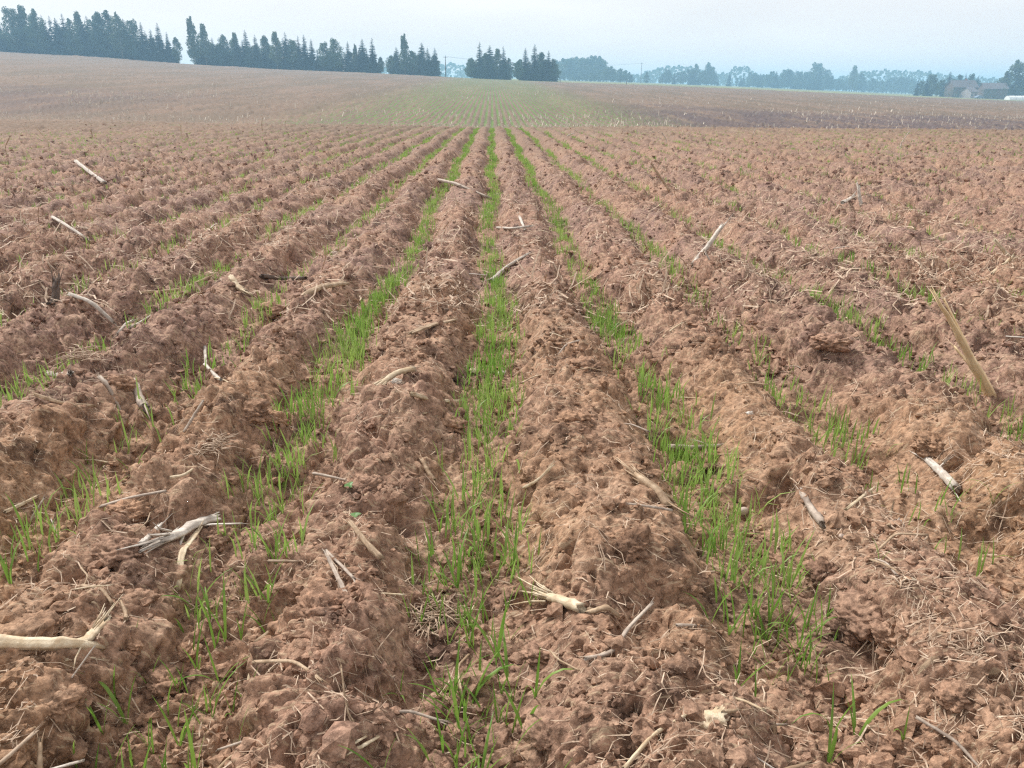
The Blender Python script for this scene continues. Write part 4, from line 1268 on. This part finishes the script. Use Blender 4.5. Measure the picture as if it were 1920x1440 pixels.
# stumps that stand along the brow of the slope
for i in range(26):
    y = random.uniform(13, 31); x = random.uniform(-0.62, 0.66) * y
    if abs(x) < 1.6 : x += 3.0
    h = random.choice((0.08, 0.12, 0.16, 0.2, 0.34))
    V, Fc = stalk_geo([(0, 0, -0.03), (random.uniform(-.04, .04), 0, h * .5), (random.uniform(-.12, .12), random.uniform(-.05, .05), h)], random.uniform(0.010, 0.018), 300 + i, 0.5, False, 6, 0.8)
    o = link('stalk_stump', mesh_py('stalk_stump', V, Fc, M[('white', 'cream', 'white', 'tan')[i % 4]]), None, (x, y, float(bed(np.array([x]), np.array([y]))[0])))
    tag(o, 'pale torn maize stump standing upright near the brow of the slope', 'stump', 'upright stumps near the brow')

# husks, stones, tuft, weeds
def husk(u, v, size, mat, lab):
    p = at(u, v)
    r = px_rad(p, size)
    rnd = random.Random(hash_seed(lab))
    V, Fc = [], []
    n, m = 15, 12
    for i in range(n):
        for j in range(m):
            a, b = i / (n - 1) * 2 - 1, j / (m - 1) * 2 - 1
            edge = 1 + 0.35 * rnd.uniform(-1, 0.6) if (i in (0, n - 1) or j in (0, m - 1)) else 1
            V.append(Vector((a * r * edge, b * r * 0.7 * edge, r * (0.30 - 0.28 * (a * a * .6 + b * b) + 0.10 * math.sin(5 * a + 3 * b) + rnd.uniform(-.07, .07)))))
    for i in range(n - 1):
        for j in range(m - 1):
            Fc.append((i * m + j, (i + 1) * m + j, (i + 1) * m + j + 1, i * m + j + 1))
    o = link('maize_husk', mesh_py('maize_husk', V, Fc, M[mat]), None, (p.x, p.y, soil1(p.x, p.y) + r * 0.35))
    md = o.modifiers.new('thickness', 'SOLIDIFY'); md.thickness = r * 0.06
    o.rotation_euler = (0.5, rnd.uniform(-.4, .4), rnd.uniform(-.5, .5))
    tag(o, lab, 'husk', 'dry husk scraps on the soil')
husk(1332, 1374, 54, 'cream', 'pale crumpled husk scrap lying on the ridge at the bottom')
husk(1681, 982, 26, 'white', 'small bright white husk on the ridge beside a thin straw')
husk(1712, 1090, 30, 'cream', 'pale torn husk stuck against the pale pitted clod')
husk(890, 702, 18, 'cream', 'small cream husk scrap in the centre furrow')
husk(940, 712, 16, 'white', 'little pale husk scrap at the edge of the centre furrow')
husk(745, 730, 20, 'white', 'crumpled white husk under the torn sheath in the hollow')
husk(1405, 780, 14, 'white', 'tiny white husk on the ridge above the clumped seedlings')
def stone(u, v, size, lab):
    p = at(u, v); r = px_rad(p, size)
    V, Fc = clod_mesh(hash_seed(lab) % 50 + 60, 3, None, 0.16, 0.75)
    o = link('field_stone', mesh_np('field_stone', V, Fc, M['stone']), None, (p.x, p.y, soil1(p.x, p.y) + r * 0.35))
    o.scale = (r, r * .85, r)
    o.rotation_euler = (0, 0.2, random.uniform(0, 3))
    tag(o, lab, 'stone', 'stones in the soil')
stone(906, 641, 22, 'rounded pinkish stone among the seedlings of the centre furrow')
stone(627, 480, 18, 'grey stone on the left ridge just uphill of the blackened stick')
stone(1390, 972, 22, 'cream pebble between seedlings in the right-hand furrow')
stone(1580, 1000, 14, 'small brown pebble on the slope beside the wedge clod')

def tuft(u, v, size, lab, n=90, mats=('litter',)):
    p = at(u, v); r = px_rad(p, size)
    z = soil1(p.x, p.y)
    rnd = random.Random(hash_seed(lab))
    V, Fc = [], []
    for k in range(n):
        a = rnd.uniform(0, 6.28); q = rnd.random() ** .6 * r * .7
        s = Vector((math.cos(a) * q, math.sin(a) * q, rnd.uniform(-.15, .15) * r))
        b = rnd.uniform(0, 6.28); L = r * rnd.uniform(.4, 1.1); up = rnd.uniform(-.3, .22)
        d = Vector((math.cos(b), math.sin(b), up)) * L
        w = rnd.uniform(.0007, .0019)
        tube(V, Fc, [s, s + d * .5 + Vector((rnd.gauss(0, .1), rnd.gauss(0, .1), .1)) * L, s + d], [w, w, w * .4], 4)
    o = link('straw_tuft', mesh_py('straw_tuft', V, Fc, M['litter']), None, (p.x, p.y, z + r * .15))
    tag(o, lab, 'straw tuft', 'matted straw tufts')
tuft(810, 1165, 120, 'matted straw and root tuft above the dark hole in the centre ridge', 170)
tuft(395, 860, 90, 'thin straw mat on the left ridge uphill of the flat-topped clod', 70)
tuft(1690, 1110, 60, 'straw wisps stuck round the pale pitted clod', 30)
tuft(160, 700, 90, 'straw heap near the smooth ochre clod', 60)
tuft(1830, 1230, 70, 'loose straw wisps on the crumbs at the right', 30)

def leaf_mesh(seed, h, w, bend, fine=True):
    rnd = random.Random(seed)
    n = 6 if fine else 3
    V, Fc = [], []
    x = z = 0.0; a = rnd.uniform(0.0, 0.12)
    tw = rnd.uniform(-.6, .6)
    for i in range(n + 1):
        f = i / n
        ww = w * (0.45 + 1.1 * f if f < 0.4 else 0.9 * (1 - (f - .4) / .6) ** 0.75) * 0.5 + 0.00015
        t = tw * f
        c, s = math.cos(t), math.sin(t)
        V += [(x + s * ww, c * ww, z), (x - 0.22 * ww * math.cos(a), 0, z + .22 * ww * math.sin(a)), (x - s * ww, -c * ww, z)]
        a += bend * (0.25 + 1.5 * f) / n
        x += math.sin(a) * h / n; z += math.cos(a) * h / n
    if not fine:        # one flat ribbon
        V = [v for i, v in enumerate(V) if i % 3 != 1]
        return V, [(2 * i, 2 * i + 1, 2 * i + 3, 2 * i + 2) for i in range(n)]
    for i in range(n):
        b = 3 * i
        Fc += [(b, b + 1, b + 4, b + 3), (b + 1, b + 2, b + 5, b + 4)]
    return V, Fc

LEAVES = []
for k in range(12):
    rnd = random.Random(500 + k)
    V, Fc = leaf_mesh(500 + k, 0.085 * rnd.uniform(.75, 1.2), rnd.uniform(.0030, .0052), rnd.choice((0.15, 0.3, 0.45, 0.7, 1.2, 0.2)))
    LEAVES.append(mesh_py('leaf', V, Fc, M['wheat']))
LONG = mesh_py('leaf', *leaf_mesh(590, 0.10, .0048, 2.3), M['wheat'])

def seedling(x, y, s, label, group='wheat seedlings in the sown furrows', leaves=None, lean=None):
    z = soil1(x, y)
    o = thing('wheat_seedling', label, 'seedling', (x, y, z - 0.004), random.uniform(0, 6.28), group)
    o.scale = (s, s, s)
    n = leaves or random.choice((1, 2, 2, 3))
    for k in range(n):
        lf = link('leaf', random.choice(LEAVES), o)
        lf.rotation_euler = (random.uniform(-.12, .12), random.uniform(-.05, .22) + 0.16 * k, 6.28 * k / n + random.uniform(-.7, .7))
        q = random.uniform(.75, 1.08) if k else 1.0
        lf.scale = (q, q, q)
    return o

def hero(u, v, top, n, lab, droop=None):
    p = at(u, v)
    depth = (p - CAM).dot(CROT @ Vector((0, 0, -1)))
    h = (v - top) / F * depth / math.cos(math.atan2(CAM.z - p.z, p.y) * 0.9)
    o = seedling(p.x, p.y, min(1.55, max(.5, h / 0.080)), lab, leaves=n)
    if droop is not None:
        lf = link('leaf', LONG, o); lf.rotation_euler = (0, 0.15, droop - o.rotation_euler.z)
    return o
HERO = [
 (862, 1388, 1285, 3, 'broad upright seedling pair at the mouth of the centre furrow', None),
 (850, 1320, 1225, 3, 'bushy broad-bladed seedling beside the dark hole', None),
 (880, 1318, 1215, 2, 'broad seedling leaning away from the dark hole', 0.4),
 (960, 1440, 1330, 1, 'single tall blade between the two centre furrow clods', None),
 (962, 1310, 1180, 2, 'tallest thin seedling in the middle of the centre furrow', None),
 (985, 1390, 1272, 2, 'slim upright seedling near the slab clod', None),
 (1003, 1335, 1250, 2, 'seedling with one long leaf arching over bare soil', 0.0),
 (910, 1332, 1262, 2, 'small forked seedling between broad and thin ones in the centre', None),
 (932, 1245, 1100, 2, 'slender seedling uphill of the slab clod', None),
 (996, 1142, 1080, 3, 'small spreading seedling next to the cream frayed stalk', None),
 (858, 1105, 985, 3, 'leaning broad seedling in the centre furrow', None),
 (840, 1110, 1060, 2, 'short seedling below the leaning broad seedling', None),
 (905, 1060, 1000, 2, 'seedling tilted across the centre furrow', 2.4),
 (962, 1085, 985, 3, 'upright seedling on the ridge side of the centre furrow', None),
 (825, 1010, 940, 2, 'seedling at the ridge foot of the centre furrow', None),
 (367, 1448, 1340, 2, 'bright seedling below the bent dewy leaf at the bottom', None),
 (335, 1395, 1305, 3, 'feathery seedling beside the round clod', None),
 (238, 1360, 1250, 2, 'tall bent seedling between clods in the left furrow', 2.6),
 (280, 1290, 1230, 2, 'short seedling beside the tall bent seedling', None),
 (425, 1215, 1120, 2, 'seedling with tip arched over the clod', None),
 (452, 1202, 1140, 2, 'forked bright seedling near the tan twig', None),
 (400, 1190, 1130, 2, 'leaning seedling in the left furrow', 2.0),
 (505, 1140, 1060, 3, 'clumped seedling just uphill of the tan twig', None),
 (520, 1075, 1000, 3, 'bright seedling clump under the flat bridging clod', None),
 (370, 1155, 1080, 2, 'seedling beside the curved cream leaf-sheath', None),
 (170, 1448, 1380, 2, 'seedling at the bottom corner near the crumbly clod', None),
 (212, 1440, 1375, 2, 'second seedling at the bottom corner near the crumbly clod', None),
 (140, 1425, 1360, 1, 'leaning single leaf at the bottom corner', 2.2),
 (55, 1030, 950, 2, 'lone upright seedling on the left ridge slope', None),
 (1552, 1435, 1300, 3, 'tall forked seedling at the bottom of the right furrow', None),
 (1560, 1375, 1290, 2, 'narrow seedling just behind the tall forked one', 3.4),
 (1605, 1390, 1290, 2, 'long seedling leaning right from the tall forked one', 0.3),
 (1687, 1420, 1352, 2, 'bent seedling with pale dew-tipped leaf', None),
 (1432, 1195, 1120, 2, 'upright seedling at the edge of the right furrow', None),
 (1500, 1205, 1140, 2, 'seedling under an arched pair of leaves', 3.0),
 (1530, 1195, 1145, 1, 'seedling whose long leaf arches down over crumbs', 0.2),
 (1450, 1270, 1220, 2, 'low seedling in the dark crack of the right furrow', None),
 (1415, 1330, 1270, 1, 'thin leaning leaf in the lower right furrow', 2.8),
 (1480, 1110, 1040, 2, 'slim seedling beside the wedge clod', None),
 (1405, 1090, 1030, 3, 'clumped seedling in the right furrow', None),
 (1370, 1095, 1045, 2, 'short seedling at the ridge foot of the right furrow', None),
 (1250, 840, 800, 3, 'broad seedling clump beside the grey jointed stalk', None),
 (1725, 850, 805, 3, 'green seedling tuft behind the white splintered stalk', None),
 (1800, 930, 880, 3, 'seedling tuft at the lower end of the white splintered stalk', None),
 (1860, 950, 895, 2, 'bent seedling over the hollow right of the white stalk', 2.4),
 (1648, 1055, 1010, 2, 'lone pale seedling on the right ridge', None),
 (625, 775, 710, 3, 'bushy seedling with a curled leaf in the left green row', 0.4),
 (175, 920, 860, 3, 'bright upright seedling on the left ridge gap', None),
]
for u, v, top, n, lab, droop in HERO:
    hero(u, v, top, n, lab, droop)

# the hand-set seedlings and scraps serve as landmarks too
for o in list(C.objects):
    if o.get('category') in ('seedling', 'husk', 'stone', 'straw tuft'): landmark(o)
_n = {}
for l in LANDMARKS: _n[l[0]] = _n.get(l[0], 0) + 1
LANDMARKS = [l for l in LANDMARKS if _n[l[0]] == 1 and len(l[0].split()) >= 3]

# the sown rows
def rows():
    P = []
    for k in range(-26, 27):
        ak = abs(k)
        dens = 210 if ak <= 1 else (120 if ak <= 3 else 64)
        y0, y1 = max(0.6, ak * ROW / 0.72 - 0.5), (34 if ak <= 2 else 24)
        n = int((y1 - y0) * dens)
        if n < 1: continue
        y = y0 + (y1 - y0) * RNG.random(n)
        x = k * ROW + np.clip(RNG.normal(0, 1, n), -2.1, 2.1) * np.interp(y, (1.5, 4, 30), (0.055, 0.036, 0.030))
        x -= 0.035 * np.sin(y * 1.3 + k * 2.1)
        patch = vnoise(y * 1.6 + k * 7.7, y * 0 + k * 3.3, 99) + 0.35 * vnoise(y * 5 + k, y * 0 + k * 5.1, 98)
        thin = 0.64 if ak <= 1 else np.where(y < 4.5, 0.54, 0.47)
        keep = RNG.random(n) < np.clip(thin + (1.05 if ak <= 1 else 1.25) * patch + 0.02 * np.minimum(y, 12), 0.03, 1)
        keep &= ~((y > 3.5) & (RNG.random(n) < np.interp(y, (3.5, 7, 30), (0.2, 0.50, 0.52))))
        keep &= np.abs(x) < 0.72 * (y + 0.6)
        P.append(np.stack([x[keep], y[keep], np.full(keep.sum(), k)], 1))
    P = np.concatenate(P)
    order = np.argsort(P[:, 1])
    P = P[order]
    return P
PL = rows()
N_NEAR = 252
def band(x, y, k):
    row = {0: 'centre furrow'}.get(int(k), 'first furrow' if abs(k) < 1.5 else 'outer furrow')
    return f'{row} wheat seedling {nearby(x, y)}'
for x, y, k in PL[:N_NEAR]:
    seedling(x, y, random.uniform(.6, 1.25), band(x, y, k))
def far_wheat():
    Q = PL[N_NEAR:]
    n0 = len(Q)
    Vs, Fs, base = [], [], 0
    pool = [leaf_mesh(700 + k, 0.075, 0.0046, b, False) for k, b in enumerate((0.1, 0.3, 0.5, 0.9, 1.5, 0.25, 0.7, 0.4))]
    reps = 3
    z = soil(Q[:, 0], Q[:, 1])
    for k, (V, Fc) in enumerate(pool):
        V = np.array(V); Fc = np.array(Fc)
        idx = np.concatenate([np.nonzero((np.arange(n0) * 3 + r * 5 + (np.arange(n0) // 8)) % 8 == k)[0] for r in range(reps)])
        m = len(idx)
        a = RNG.random(m) * 6.283
        s = (0.65 + 0.72 * RNG.random(m)) * np.interp(Q[idx, 1], (2, 5, 20), (1.0, 0.72, 0.62))
        wide = 1.0 + 0.10 * np.clip(Q[idx, 1] - 2, 0, 14)
        c, sn = np.cos(a), np.sin(a)
        lean = (RNG.random(m) - .3) * .5
        vx = V[None, :, 0] * s[:, None] + lean[:, None] * V[None, :, 2] * s[:, None]; vy = V[None, :, 1] * (s * wide)[:, None]
        W = np.empty((m, len(V), 3))
        jx = RNG.normal(0, .012, m); jy = RNG.normal(0, .012, m)
        W[..., 0] = vx * c[:, None] - vy * sn[:, None] + (Q[idx, 0] + jx)[:, None]
        W[..., 1] = vx * sn[:, None] + vy * c[:, None] + (Q[idx, 1] + jy)[:, None]
        W[..., 2] = V[None, :, 2] * s[:, None] + (z[idx] - .004)[:, None]
        Vs.append(W.reshape(-1, 3))
        Fs.append((Fc[None] + (np.arange(m) * len(V))[:, None, None] + base).reshape(-1, 4))
        base += m * len(V)
    o = link('wheat_rows', mesh_np('wheat_rows', np.concatenate(Vs), np.concatenate(Fs), M['wheat_far']))
    tag(o, 'rows of young green wheat running up the field to the brow', 'wheat', None, 'stuff')
far_wheat()

def weed(u, v, size, lab, n=4):
    p = at(u, v); r = px_rad(p, size)
    o = thing('weed_seedling', lab, 'weed', (p.x, p.y, soil1(p.x, p.y)), random.uniform(0, 6), 'broadleaf weeds')
    V, Fc = [], []; tube(V, Fc, [(0, 0, -.005), (0, 0, r * .5)], [r * .06, r * .05], 5)
    link('stem', mesh_py('stem', V, Fc, M['weed']), o)
    V, Fc = [], []
    for i in range(7):
        f = i / 6; w = math.sin(math.pi * min(1, f * .9 + .08)) * r * .42
        zz = r * (.5 + .28 * f - .35 * f * f)
        V += [(f * r, -w, zz + .1 * w), (f * r, 0, zz - .12 * w), (f * r, w, zz + .1 * w)]
    for i in range(6):
        b = 3 * i; Fc += [(b, b + 1, b + 4, b + 3), (b + 1, b + 2, b + 5, b + 4)]
    me = mesh_py('leaf', V, Fc, M['weed'])
    for k in range(n):
        lf = link('leaf', me, o); lf.rotation_euler = (0, random.uniform(-.3, .1), 6.28 * k / n + random.uniform(-.2, .2))
weed(596, 822, 30, 'small pale two-leaved weed in the left green row', 2)
weed(657, 915, 30, 'small leafy weed on the ridge crest uphill of the clod', 5)
weed(667, 975, 26, 'small drooping weed on the ridge below the leafy weed', 4)
